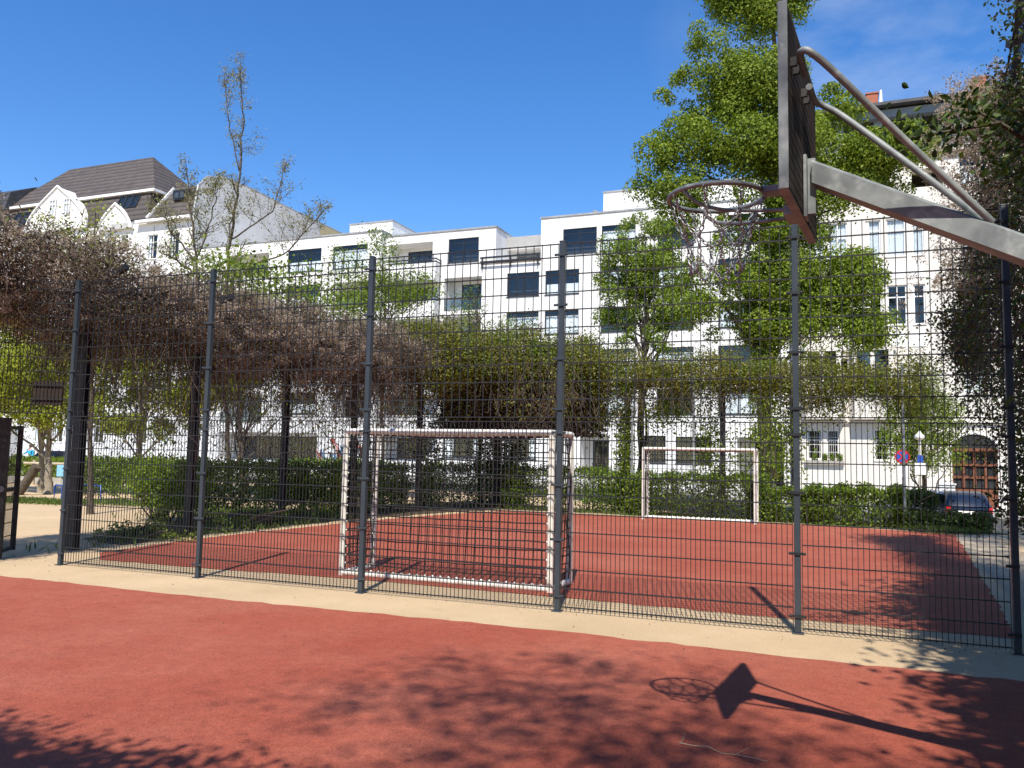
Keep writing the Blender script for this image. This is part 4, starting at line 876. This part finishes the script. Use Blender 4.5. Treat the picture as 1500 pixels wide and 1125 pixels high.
# corner: olive-green vine, thick with a dark curtain beneath
v2=thing('corner_vine','dense olive green vine hanging over the dark far left pergola corner','climbing plant',(1,16,0))
path=[(-1.2,12.2,4.55),(-.3,14.5,4.6),(1.0,16.0,4.75),(3.2,16.6,4.5)]
cl=along(path,1500,1.5,.85); leaves('foliage',np.repeat(cl,36,0)+R.normal(size=(54000,3))*.19,.075,m_olive,v2)
mb=MB(); hang(mb,480,((-1.3,3.0),(13.5,16.8),(3.4,4.8)),.7,2.2,.0055,.28); twigs(mb,cl,700,.9,.006,.4); mb.build('stems',m_stem,v2)
P=np.stack([R.uniform(-2.2,3.0,60000),R.uniform(14.6,18.5,60000),R.uniform(2.35,4.6,60000)],1); P=P[P[:,1]-.0>14.5+.35*np.abs(P[:,0])]; leaves('dead_foliage',P,.14,m_shadedead,v2,asp=.35)
P=np.stack([R.uniform(-1.2,3.0,5200),R.uniform(13.6,16.2,5200),4.6-1.9*R.uniform(0,1,5200)**1.6],1); P=P[np.sin(P[:,0]*4+P[:,2])+np.sin(P[:,1]*5)>-.4]; leaves('hanging_leaves',P,.075,m_olive,v2)
P=np.concatenate([np.array((u,v,z))+R.normal(size=(n,3))*s for u,v,z,n,s in ((-.6,16.6,1.4,3500,(.35,.3,.9)),(-.1,17.2,1.6,3500,(.35,.3,.9)),(-1.6,14,1.5,2500,(.3,.4,.9)))]); leaves('trunk_ivy',P,.09,m_darkl,v2)
# back: long olive vine along the far pergola
v3=thing('back_vine','long olive green vine sagging between the far pergola posts','climbing plant',(8,16.2,0))
path=[(2.8,16.6,4.35),(5,16.5,4.2),(8,16.2,4.1),(10,15.9,3.95),(12.4,15.5,3.7)]
cl=along(path,1300,1.0,.55); leaves('foliage',np.repeat(cl,34,0)+R.normal(size=(44200,3))*[.22,.2,.14],.07,m_olive,v3)
mb=MB(); hang(mb,420,((2.9,12.4),(15.3,16.8),(3.2,4.1)),.3,1.1,.007,.3); twigs(mb,cl,700,.8,.006,.45); mb.build('stems',m_stem,v3)
P=np.concatenate([np.array((u,v,z))+R.normal(size=(n,3))*s for u,v,z,n,s in ((4.0,16.5,2.2,2600,(.16,.16,.9)),(4.0,16.5,.8,1400,(.14,.14,.6)),(3.2,16.8,3.1,1500,(.45,.3,.3)),(5.2,16.7,3.1,1700,(.5,.3,.3)),(6.6,16.4,2.2,1700,(.25,.2,.8)),(8.95,15.9,2.4,1700,(.2,.2,.8)),(8.4,16,2.9,1000,(.3,.25,.5)),(10.0,15.8,3.2,500,(.3,.2,.25)),(11.7,15.6,3.2,700,(.3,.2,.3)),(7.4,16.4,1.4,1500,(.6,.2,.7)))]); leaves('trunk_ivy',P,.085,m_ivy,v3)
# right: tall dark vine wall at the side of the far court
v4=thing('side_vine','tall shaded vine wall with brown seed heads at the right edge','climbing plant',(12.9,4,0))
hprof=lambda v:np.interp(v,[-1,2,4.5,6,7,8.2,9.6,11],[7.6,7.8,7.5,7.9,7.4,5.3,4.6,4.2])
n=84000; vv=R.uniform(-.5,10.6,n); zz=R.uniform(0.1,1,n)*hprof(vv); P=np.stack([12.84+R.normal(size=n)*.25-.5*np.exp(-((zz-4.4)/1.1)**2)*np.exp(-((vv-7.5)/3)**2),vv,zz],1)
g=np.sin(P[:,1]*2.3+P[:,2]*1.1)+np.sin(P[:,2]*2.4-P[:,1]*1.7)>-1.0; g&=(P[:,2]>3.6-R.exponential(.5,n))|(P[:,1]<6.3); P=P[g]
k=R.uniform(size=len(P)); leaves('foliage',P[k<.62],.07,m_darkl,v4); leaves('dead_foliage',P[k>=.62],.06,m_shadedead,v4)
sh=np.stack([12.55+R.normal(size=900)*.35,R.normal(6.5,.5,900),R.uniform(4.4,8.0,900)],1); leaves('seed_heads',puffs(sh,.14,50),.05,m_seed,v4,asp=.35)
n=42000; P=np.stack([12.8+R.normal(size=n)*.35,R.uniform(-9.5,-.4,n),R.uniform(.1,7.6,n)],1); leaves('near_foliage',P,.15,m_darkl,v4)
mb=MB(); hang(mb,420,((12.55,13.1),(0,6.3),(3,6)),.8,2.8,.007,.2); hang(mb,70,((12.4,12.9),(6.5,10.5),(4.0,5.0)),.5,1.8,.004,.14)
for u,v,h in ((12.9,0,8),(13.0,4,7.5)): mb.tube([(u,v,-.1),(u,v,h*.5),(u,v,h)],.07,8)
mb.build('stems',m_twig,v4)
# ball net above the vine wall
bn=thing('ball_net','black knotted ball net hung high on the right beside the vine','net',(12.7,4,7))
def onu(px,py,u):
    a_,b2=at(px,py,5),at(px,py,30); t=(u-a_[0])/(b2[0]-a_[0]); return a_+(b2-a_)*t
e0=onu(1469,135,12.7); e1_=onu(1493,2,12.7); eu=e1_+(e1_-e0)*.5
mb=MB()
nn_=48
for i in range(-10,nn_):
    for s_ in (1,-1):
        v0=e0[1]-2.6+i*.075; 
        P=[]
        for t in np.linspace(0,1,7):
            z=e0[2]-.2+t*(eu[2]-e0[2]+.2); v=v0+s_*t*1.1-(0 if s_>0 else -1.1); lim=np.interp(z,[e0[2],e1_[2],eu[2]],[e0[1],e1_[1],eu[1]])
            if v<lim and v>e0[1]-2.7: P.append((12.7+.03*math.sin(v*4),v,z))
        if len(P)>1: mb.tube(P,.0055,3,False)
mb.build('net_mesh',m_rope,bn)
mb=MB(); mb.tube([e0-(0,0,.4),e0,(e0+e1_)/2+(0,-.06,0),e1_,eu],.016,6)
for t in np.linspace(.05,.95,6):
    c=e0+(e1_-e0)*t; mb.tube([c+(0,.05*math.cos(x)+.05,.05*math.sin(x)) for x in np.linspace(0,2*pi,9)[:-1]],.006,4,closed=True)
mb.build('edge_rope',m_rope,bn)
q=onu(1478,64,12.7); mb=MB(); mb.bar(q+(0,.03,0),q+(.55,-1.1,-.25),.10,.10); mb.build('support_beam',m_dark,bn)
mb=MB(); mb.tube([(13.2,2.8,-.1),(13.2,2.8,10.5)],.07,10); mb.build('mast',m_dark,bn)
# ================================================================ HEDGES AND BUSHES
def hedge(name,label,boxes,size,m,n,group='clipped hedges and bushes round the courts'):
    c=boxes[0]; o=thing(name,label,'hedge',((c[0]+c[1])/2,(c[2]+c[3])/2,gz((c[0]+c[1])/2,(c[2]+c[3])/2)),group)
    P=[]; st=MB()
    for (u0,u1,v0,v1,z0,z1,k) in boxes:
        nn=int(n*k); U=R.uniform(size=(nn,3)); ax_=R.integers(0,5,nn); d=R.uniform(size=nn)**2*.35
        U[ax_==0,0]=d[ax_==0]*.5; U[ax_==1,0]=1-d[ax_==1]*.5; U[ax_==2,1]=d[ax_==2]*.5; U[ax_==3,1]=1-d[ax_==3]*.5; U[ax_==4,2]=1-d[ax_==4]*.4
        q=np.stack([u0+U[:,0]*(u1-u0),v0+U[:,1]*(v1-v0),z0+U[:,2]*(z1-z0)],1)
        q+=(np.sin(q*5.1)+np.sin(q[:,[1,2,0]]*9.3+1))*.07+R.normal(size=q.shape)*.05; P.append(q)
        for _ in range(int(8*k)+4):
            a=(random.uniform(u0+.15,u1-.15),random.uniform(v0+.1,v1-.1)); limb(st,(*a,z0-.3),(a[0]+random.gauss(0,.15),a[1]+random.gauss(0,.1),z1-.15),.022,.008,.2,5,4)
    leaves('foliage',np.concatenate(P),size,m,o,upn=.8); st.build('stems',m_bark,o); return o
hedge('hedge','clipped hedge behind left court edge between dark pergola posts',[(-3.9,-2.5,5.6,9.4,.25,1.32,1),(-2.9,-1.7,9.4,13.4,.1,1.3,1)],.075,m_hedge,14000)
hedge('hedge','green hedge on far left with a flat top beyond the sand path',[(-12.2,-7.6,10.6,11.8,.15,1.3,1),(-7.0,-3.4,13.5,15,.1,1.35,.8)],.08,m_hedge,12000)
hedge('hedge','low hedge running behind the first football goal to pole',[(.2,3.9,15.9,17.0,.0,1.28,1.2),(-3.2,.2,16.3,17.5,.0,1.3,1.1)],.075,m_hedge,13000)
hedge('hedge','leafy hedge filling the background behind the far goal',[(4.4,8.3,15.4,16.9,-.1,1.22,1.4)],.08,m_hedge,13000)
hedge('hedge','ragged green hedge right of far goal below bay windows',[(8.35,9.6,15.3,16.6,-.2,.95,.6),(9.6,11.8,15.1,16.5,-.2,1.05,1)],.08,m_hedge,14000)
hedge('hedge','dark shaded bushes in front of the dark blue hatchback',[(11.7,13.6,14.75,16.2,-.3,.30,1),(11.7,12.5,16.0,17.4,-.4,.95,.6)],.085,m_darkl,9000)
hedge('hedge','yellow green street hedge behind stone kerb at far left',[(-34,-17,19.2,20.6,.1,1.12,1.6)],.13,m_young,15000)
def bush(name,label,blobs,per,size,m,clus=.16):
    o=thing(name,label,'bush',(blobs[0][0][0],blobs[0][0][1],0),'clipped hedges and bushes round the courts'); P,cl_=blob_pts(blobs,per,clus,30,.5); P=P[P[:,2]>.02]; leaves('foliage',P,size,m,o,upn=.3)
    st=MB(); b=np.array([blobs[0][0][0],blobs[0][0][1],-.05])
    for c in cl_[R.choice(len(cl_),min(24,len(cl_)),False)]: limb(st,b+R.normal(size=3)*[.12,.12,0],c,.03,.008,.2,5,5)
    st.build('stems',m_bark,o); return o
bc=at(236,705,19.3); bush('bush','rounded bright green bush beside the second pergola post',[(bc,(.75,.65,.5),1),(bc+(.1,0,.1),(.8,.65,.42),1),(bc+(.05,-.1,-.35),(.35,.3,.3),.7)],2200,.07,m_bush)
bc=at(175,783,15.5); bush('bush','low leafy weeds on the sand below the rounded bush',[((bc[0],bc[1],.1),(.5,.35,.16),1),((bc[0]+.6,bc[1]+.3,.15),(.4,.3,.2),1),((bc[0]+1.2,bc[1]+.2,.08),(.4,.25,.1),.8)],1300,.06,m_young,.09)
bc=at(330,775,16.8); bush('bush','small ground cover shrub at left court edge near second post',[((bc[0]-.3,bc[1]+.2,.15),(.5,.6,.2),1),((bc[0]-.4,bc[1]+1.6,.2),(.4,.8,.25),1),((bc[0]-.5,bc[1]+3.4,.2),(.4,.9,.25),1)],900,.065,m_hedge,.1)
# grass tufts
gb=[]
for (u,v,ru,rv,n) in ((-12.2,9.2,2.2,.7,2600),(-8.5,10.2,2.6,.6,2600),(-4.6,9,1.5,2.0,2200),(12.6,14.6,.8,.5,1800),(6,15.6,5,.25,900),(-1.6,6,.5,4,900),(-14,8.2,1.5,.3,800)):
    gb.append(np.stack([u+R.normal(size=n)*ru*.5,v+R.normal(size=n)*rv*.5,np.full(n,.06)],1))
go=leaves('grass',np.concatenate(gb),.2,m_grass,None,(0,0,0),asp=.12,droop=-1.2); go['kind']='stuff'; go['label']='short patches of grass along the path and hedges'; go['category']='grass'
# ================================================================ TREES
Y=31
ivy=pxblob(Y,[(1062,-15,52,44,1.3),(1140,5,42,48,1.3),(1100,30,38,42,1),(1062,100,40,34,.8),(1030,165,36,30,.7),(1032,60,36,32,.9),(1012,118,36,34,.9),(1105,130,70,48),(1055,172,48,36),(1090,80,40,30,.5),(978,140,12,16,.5),(1000,212,46,36),(962,262,36,44,1.2),(1000,285,40,34,.9),(1092,225,72,40),(1052,292,46,24,.5),(1160,215,56,70),(1235,160,40,36),(1245,235,80,42),(1318,212,46,32,.9),(1190,292,66,42),(1292,272,44,28,.9),
 (985,335,30,32,.8),(975,400,32,36,.8),(1005,440,40,40,.8),(1000,340,26,30,.6),(1052,345,34,36,.6),(1125,345,56,34),(1090,415,46,44,.8),(1210,340,36,36,.8),(1152,415,56,48),(1218,420,54,54),(1258,415,34,50),(1130,476,66,34),(1212,482,76,32),(1275,482,42,26),(1050,468,40,30,.6)])
bx=at(1122,705,Y); tp=at(1135,-20,Y); tree('ivy_tree','huge ivy covered tree with bright green leaves in front of white blocks',(bx[0],bx[1],gz(bx[0],bx[1])),[at(1118,560,Y),at(1125,420,Y),at(1140,280,Y),at(1128,150,Y),tp],.3,ivy,11,.112,m_ivy,m_bark,.27,60,30,ivyclad=9000,lobe=(.74,780,.3))
yb=pxblob(27.5,[(915,380,38,48,.9),(960,410,46,48,.9),(935,340,34,32,.8),(905,440,36,44,.8),(890,400,20,26,.5),(985,460,42,38,.8),(945,470,40,34,.8),(900,490,32,24,.7),(950,505,40,20,.6),(1000,400,28,40,.7),(875,500,25,18,.3)])
bx=at(942,700,27.5); tree('slender_tree','airy young tree with yellow green leaves left of the ivy tree',(bx[0],bx[1],0),[at(940,560,27.5),at(947,470,27.5),at(955,420,27.5),at(940,350,27.5)],.13,yb,22,.085,m_young,m_bark,.24,40,26,lobe=(.5,620,.3))
for (lab,Yt,bxp,tr,bl,per,sz,mm) in (
 ('airy bright green young tree rising behind corner vine before white facade',29,(560,705),[(560,520),(565,440),(560,370)],[(560,385,34,36,.7),(600,425,44,28,.9),(520,430,42,34,.8),(560,440,54,36,.9),(500,390,30,28,.5),(620,420,24,24,.7),(545,352,24,18,.5)],300,.085,m_young),
 ('thin pale green sapling just right of the airy young tree',29.5,(705,705),[(702,540),(700,470),(697,430)],[(690,450,24,20,.5),(730,480,24,22,.5),(700,425,12,14,.25),(740,500,20,18,.4)],300,.085,m_young),
 ('small yellow green tree showing above brown vine below the mansard roof',21,(135,700),[(135,480),(138,380),(140,310)],[(95,325,28,16,.25),(140,315,25,25,.3),(170,365,30,25,.45),(110,360,40,20,.45),(140,385,45,22,.5),(55,325,22,12,.3),(190,390,25,14,.4)],300,.08,m_lime)):
    bx=at(*bxp,Yt); tree('young_tree',lab,(bx[0],bx[1],gz(bx[0],bx[1])),[at(x,y,Yt) for x,y in tr],.07,pxblob(Yt,bl),per*3.2,sz*.9,mm,m_bark,.22,36,26,group='young trees in front of the buildings')
# left spring trees seen through the mesh
bx=at(70,722,29.5); tree('spring_tree','sunlit lime green tree behind the gateway with mottled trunk',(bx[0],bx[1],0),[at(70,660,29.5),at(74,600,29.5),at(70,520,29.5)],.14,pxblob(29.5,[(50,560,75,55,1.1),(20,500,60,50,.9),(100,510,60,50,.9),(60,600,65,28,1),(120,590,40,35,.8),(60,455,60,40,.6),(-50,540,70,80,.9)]),8,.11,m_lime,m_paleb,.3,45,26,lobe=(.65,480,.3))
bx=at(60,716,30.2); tree('spring_tree','second thin pale trunk beside the mottled trunk at left',(bx[0],bx[1],0),[at(61,650,30.2),at(62,600,30.2),at(60,560,30.2)],.11,pxblob(30.2,[(60,560,30,30,.4)]),300,.1,m_lime,m_paleb,.3,40,12)
bx=at(205,715,30); tree('spring_tree','pale green tree behind the brown vine curtain near second post',(bx[0],bx[1],0),[at(205,640,30),at(212,560,30),at(215,490,30)],.1,pxblob(30,[(165,480,45,36,.8),(245,470,50,36,.8),(290,540,38,45,.7),(180,560,50,50,.9),(240,570,50,45,.7),(210,500,50,35,.7),(150,520,35,35,.7),(330,560,45,50,.6),(200,625,60,16,.9),(265,500,40,40,.7),(150,600,40,30,.9),(280,600,45,30,.8)]),9,.10,m_lime,m_paleb,.28,40,30,lobe=(.6,900,.3))
bx=at(360,705,27); tree('spring_tree','thin leafy tree seen through the brown vine left of first goal',(bx[0],bx[1],0),[at(350,600,27),at(345,520,27)],.09,pxblob(27,[(345,560,40,60,.8),(420,560,50,40,.6),(480,590,35,50,.5),(400,510,50,30,.7)]),9,.085,m_darkl,m_bark,.3,36,40,lobe=(.5,200,.3))
# bare budding trees
def bare(label,Y,paths,br,buds=10,L0=1.6):
    base=at(*paths[0],Y); base[2]=0; T=thing('budding_tree',label,'tree',tuple(base),'nearly bare budding trees on the left'); mb=MB(); tips=[]
    def grow(p,d,L,r,dep):
        P=[p]; dd=d.copy(); n=5
        for k in range(n): dd=dd+R.normal(size=3)*.13+np.array([0,0,.05]); dd/=np.linalg.norm(dd); P.append(P[-1]+dd*L/n)
        P=np.array(P); mb.tube(P,np.linspace(r,r*.45,n+1),5 if r>.012 else 3,False); tips.extend(P[2:])
        if dep>0:
            for k in range(random.randint(2,4)):
                i=random.randint(1,n); nd=dd+unit(1)[0]*.75; nd[2]=abs(nd[2])*.8+.15; nd/=np.linalg.norm(nd); grow(P[i],nd,L*random.uniform(.4,.65),r*.5,dep-1)
    for pth,r0 in paths[1:]:
        P=np.array([at(x,y,Y) for x,y in pth]); n=len(P); tt=np.linspace(0,n-1,n*5); Q=np.stack([np.interp(tt,range(n),P[:,i]) for i in range(3)],1); Q[1:-1]+=R.normal(size=(len(Q)-2,3))*.02
        rr=np.linspace(r0,.012,len(Q)); mb.tube(Q,rr,7)
        for i in range(int(len(Q)*.25),len(Q)):
            for _ in range(br):
                if random.random()<.7:
                    f=i/len(Q); d=unit(1)[0]; d[2]=abs(d[2])*.7+.35; d/=np.linalg.norm(d); grow(Q[i],d,L0*(1.15-f)*random.uniform(.5,1.),max(rr[i]*.45,.008),1)
        tips.extend(Q[-8:])
    mb.build('trunk',m_bark,T); t=np.array(tips); t=t[R.uniform(size=len(t))<.8]; Pp=np.repeat(t,4,0)+R.normal(size=(len(t)*4,3))*.09
    leaves('crown',Pp,.08,m_bud,T,asp=.4); return T
bare('tall nearly bare tree with small buds rising against the sky',27,[(338,710),([(338,710),(325,520),(332,400),(342,330),(352,250),(357,170),(352,92)],.08),([(340,350),(400,310),(418,240)],.03),([(336,400),(420,370),(455,330),(478,305)],.032),([(350,250),(335,180),(328,110)],.022)],2,10,1.5)
bare('lower multi stemmed budding tree left of the tall bare tree',24,[(288,710),([(288,710),(290,560),(288,385),(278,300),(272,240)],.065),([(288,385),(250,340),(238,300)],.03),([(288,385),(310,320),(318,262)],.028),([(286,400),(255,380),(235,370)],.04)],2,10,1.2)
# small street tree at the right
q=at(1352,720,31); tree('street_tree','small golden green street tree left of arched brown door',(q[0],q[1],-.8),[at(1352,640,31),at(1350,560,31)],.1,pxblob(31,[(1350,600,48,40,.8),(1325,620,34,34,.7),(1375,610,34,40,.7),(1350,555,35,28,.6),(1350,660,50,36,.8),(1310,655,25,28,.5),(1385,665,22,34,.5)]),1000,.085,m_young,m_bark,.22,40,30)
# right-hand tree beside the court, branch reaching into the view, and its neighbours overhead
def wb(x,y,z,r,k,rz=None): return (np.array(toF(x,y,z)),(r,r,rz or r*.8),k)
tr=toF(9.4,6.2,0)
rb=[wb(7.2,6.4,8.5,2.0,.6),wb(9.2,6.5,10,2.6,.6),wb(11,7.5,8.5,2.6,.6),wb(9.4,9.5,9,2.6,.6),wb(8.0,3.4,8.2,1.9,.5),wb(5.3,4.4,6.4,1.0,.8),wb(5.8,5.2,6.2,1.3,.8),wb(6.6,4.4,6.6,1.5,.6),wb(4.9,3.9,7.4,1.3,.5)]
rb+= [(at(1462,172,6.3),(.26,.5,.12),1.0),(at(1492,215,6.6),(.28,.5,.2),1.0),(at(1388,190,6.2),(.12,.2,.07),1.8),(at(1335,200,6.1),(.12,.16,.05),1.6),(at(1425,165,6.2),(.12,.2,.1),1.4)]
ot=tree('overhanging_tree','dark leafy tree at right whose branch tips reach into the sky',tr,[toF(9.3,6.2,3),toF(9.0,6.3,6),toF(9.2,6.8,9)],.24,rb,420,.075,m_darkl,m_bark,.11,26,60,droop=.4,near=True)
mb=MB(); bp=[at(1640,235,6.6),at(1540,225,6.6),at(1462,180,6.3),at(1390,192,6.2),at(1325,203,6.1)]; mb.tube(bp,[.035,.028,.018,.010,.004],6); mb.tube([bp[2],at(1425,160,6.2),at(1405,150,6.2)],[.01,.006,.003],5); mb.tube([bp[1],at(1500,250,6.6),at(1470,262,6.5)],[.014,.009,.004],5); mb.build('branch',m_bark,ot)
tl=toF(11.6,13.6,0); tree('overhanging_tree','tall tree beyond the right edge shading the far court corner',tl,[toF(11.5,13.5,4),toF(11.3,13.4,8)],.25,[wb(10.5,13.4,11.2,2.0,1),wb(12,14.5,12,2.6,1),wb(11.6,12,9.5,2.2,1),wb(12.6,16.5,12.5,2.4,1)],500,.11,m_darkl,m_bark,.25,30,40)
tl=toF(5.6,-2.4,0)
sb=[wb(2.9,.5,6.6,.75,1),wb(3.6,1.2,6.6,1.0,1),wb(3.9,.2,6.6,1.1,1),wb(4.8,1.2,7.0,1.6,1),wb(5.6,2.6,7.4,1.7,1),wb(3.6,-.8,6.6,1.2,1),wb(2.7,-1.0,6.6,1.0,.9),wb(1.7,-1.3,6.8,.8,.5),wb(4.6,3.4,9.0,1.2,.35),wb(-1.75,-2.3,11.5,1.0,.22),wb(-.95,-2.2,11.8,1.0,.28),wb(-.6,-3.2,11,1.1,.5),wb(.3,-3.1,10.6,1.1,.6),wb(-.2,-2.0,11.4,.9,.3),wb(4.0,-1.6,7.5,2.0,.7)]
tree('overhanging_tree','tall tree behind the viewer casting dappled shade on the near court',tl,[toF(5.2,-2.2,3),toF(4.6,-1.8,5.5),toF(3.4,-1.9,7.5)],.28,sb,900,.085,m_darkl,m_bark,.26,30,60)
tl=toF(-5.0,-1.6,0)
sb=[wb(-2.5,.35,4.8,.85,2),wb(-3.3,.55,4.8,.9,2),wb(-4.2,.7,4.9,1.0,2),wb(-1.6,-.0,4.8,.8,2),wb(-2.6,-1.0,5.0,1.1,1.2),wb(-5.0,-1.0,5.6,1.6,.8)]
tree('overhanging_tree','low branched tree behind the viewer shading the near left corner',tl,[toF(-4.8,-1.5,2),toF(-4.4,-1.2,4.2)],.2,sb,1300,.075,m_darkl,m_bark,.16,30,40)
for k,(x,y,h) in enumerate(((-24,-15,12),(-12,-17,13),(0,-18,13),(12,-16,12),(24,-12,13))):  # unseen tree row added to cut the blue sky fill from behind
    b0=toF(x,y,0); tree('sky_block_tree','unseen broad leafy tree added behind the viewer to block sky light',b0,[toF(x,y,4),toF(x,y,8)],.3,[wb(x,y,h*.62,6.0,1,h*.36),wb(x+3,y+1,h*.4,4,1,3)],1.2,.5,m_darkl,m_bark,.5,30,12,group='unseen trees added behind the viewer against sky light',lobe=(1.6,150,.2))
# ================================================================ LITTER
q=np.array(toF(1.28,4.83,.012)); mb=MB(); g0=np.array(toF(1.02,5.0,.012)); g1_=np.array(toF(1.45,4.72,.014)); limb(mb,g0,g1_,.0028,.0015,.03,7,4); limb(mb,g0+(g1_-g0)*.65,g0+(g1_-g0)*.65+np.array((.06,.12,.01)),.0018,.001,.1,4,4); limb(mb,g0+(.01,0,0),g0+(.02,.09,.03),.0018,.001,.1,4,4)
tag(mb.build('fallen_twig',m_rail,None,q),'thin pale twig lying on the red court below the hoop shadow','twig')
P=np.stack([R.uniform(-3,12,420),np.where(R.uniform(size=420)<.6,R.normal(0,.12,420),R.uniform(-2.4,.6,420)),np.full(420,.009)],1); me=leaf_mesh('leaf_litter',P,.016); o=link('leaf_litter',me,m_dead); tag(o,'scattered dry bits and leaf litter on sand and court','litter',None,'stuff')
# ================================================================ LIGHT
AZ,EL=math.radians(7.6),math.radians(54.2)
tosun=Vector((-math.sin(AZ)*math.cos(EL),-math.cos(AZ)*math.cos(EL),math.sin(EL)))
sd=bpy.data.lights.new('sun','SUN'); sd.energy=4.7; sd.angle=math.radians(.53); sd.color=(1,.94,.84)
so=bpy.data.objects.new('sun',sd); C.objects.link(so); so.rotation_euler=tosun.to_track_quat('Z','Y').to_euler()
wd=bpy.data.worlds.new('World'); S.world=wd; wd.use_nodes=True; nt=wd.node_tree; bg=nt.nodes['Background']
sk=nt.nodes.new('ShaderNodeTexSky'); sk.sky_type='NISHITA'; sk.sun_disc=False; sk.sun_elevation=EL; sk.sun_rotation=pi+AZ; sk.air_density=1.0; sk.dust_density=.25; sk.ozone_density=2.6; sk.altitude=60
tc=nt.nodes.new('ShaderNodeTexCoord'); mp=nt.nodes.new('ShaderNodeMapping'); mp.inputs['Scale'].default_value=(2.2,2.2,5.5); mp.inputs['Location'].default_value=(.4,.2,.1)
nt.links.new(tc.outputs['Generated'],mp.inputs[0]); nz=nt.nodes.new('ShaderNodeTexNoise'); nz.inputs['Scale'].default_value=2.4; nz.inputs['Detail'].default_value=7; nz.inputs['Roughness'].default_value=.6; nt.links.new(mp.outputs[0],nz.inputs['Vector'])
cr_=nt.nodes.new('ShaderNodeValToRGB'); cr_.color_ramp.elements[0].position=.40; cr_.color_ramp.elements[1].position=.78; cr_.color_ramp.elements[0].color=(0,0,0,1); cr_.color_ramp.elements[1].color=(.30,.30,.30,1); nt.links.new(nz.outputs['Fac'],cr_.inputs[0])
mx=nt.nodes.new('ShaderNodeMix'); mx.data_type='RGBA'; dt=nt.nodes.new('ShaderNodeVectorMath'); dt.operation='DOT_PRODUCT'; nt.links.new(tc.outputs['Generated'],dt.inputs[0]); dt.inputs[1].default_value=Vector((.375,.80,.467)).normalized()
dr_=nt.nodes.new('ShaderNodeMapRange'); dr_.inputs[1].default_value=.968; dr_.inputs[2].default_value=.998; nt.links.new(dt.outputs['Value'],dr_.inputs[0])
ml=nt.nodes.new('ShaderNodeMath'); ml.operation='MULTIPLY'; nt.links.new(cr_.outputs[0],ml.inputs[0]); nt.links.new(dr_.outputs[0],ml.inputs[1]); nt.links.new(ml.outputs[0],mx.inputs[0]); hs=nt.nodes.new('ShaderNodeHueSaturation'); hs.inputs['Saturation'].default_value=1.32; hs.inputs['Value'].default_value=1.38; hs.inputs['Hue'].default_value=.508; nt.links.new(sk.outputs[0],hs.inputs['Color']); nt.links.new(hs.outputs[0],mx.inputs[6]); mx.inputs[7].default_value=(6.5,7,7.6,1)
nt.links.new(mx.outputs[2],bg.inputs[0]); bg.inputs[1].default_value=.10
S.view_settings.view_transform='Standard'; S.view_settings.look='None'; S.view_settings.exposure=.56; S.view_settings.gamma=1
S.cycles.max_bounces=8; S.cycles.transparent_max_bounces=24
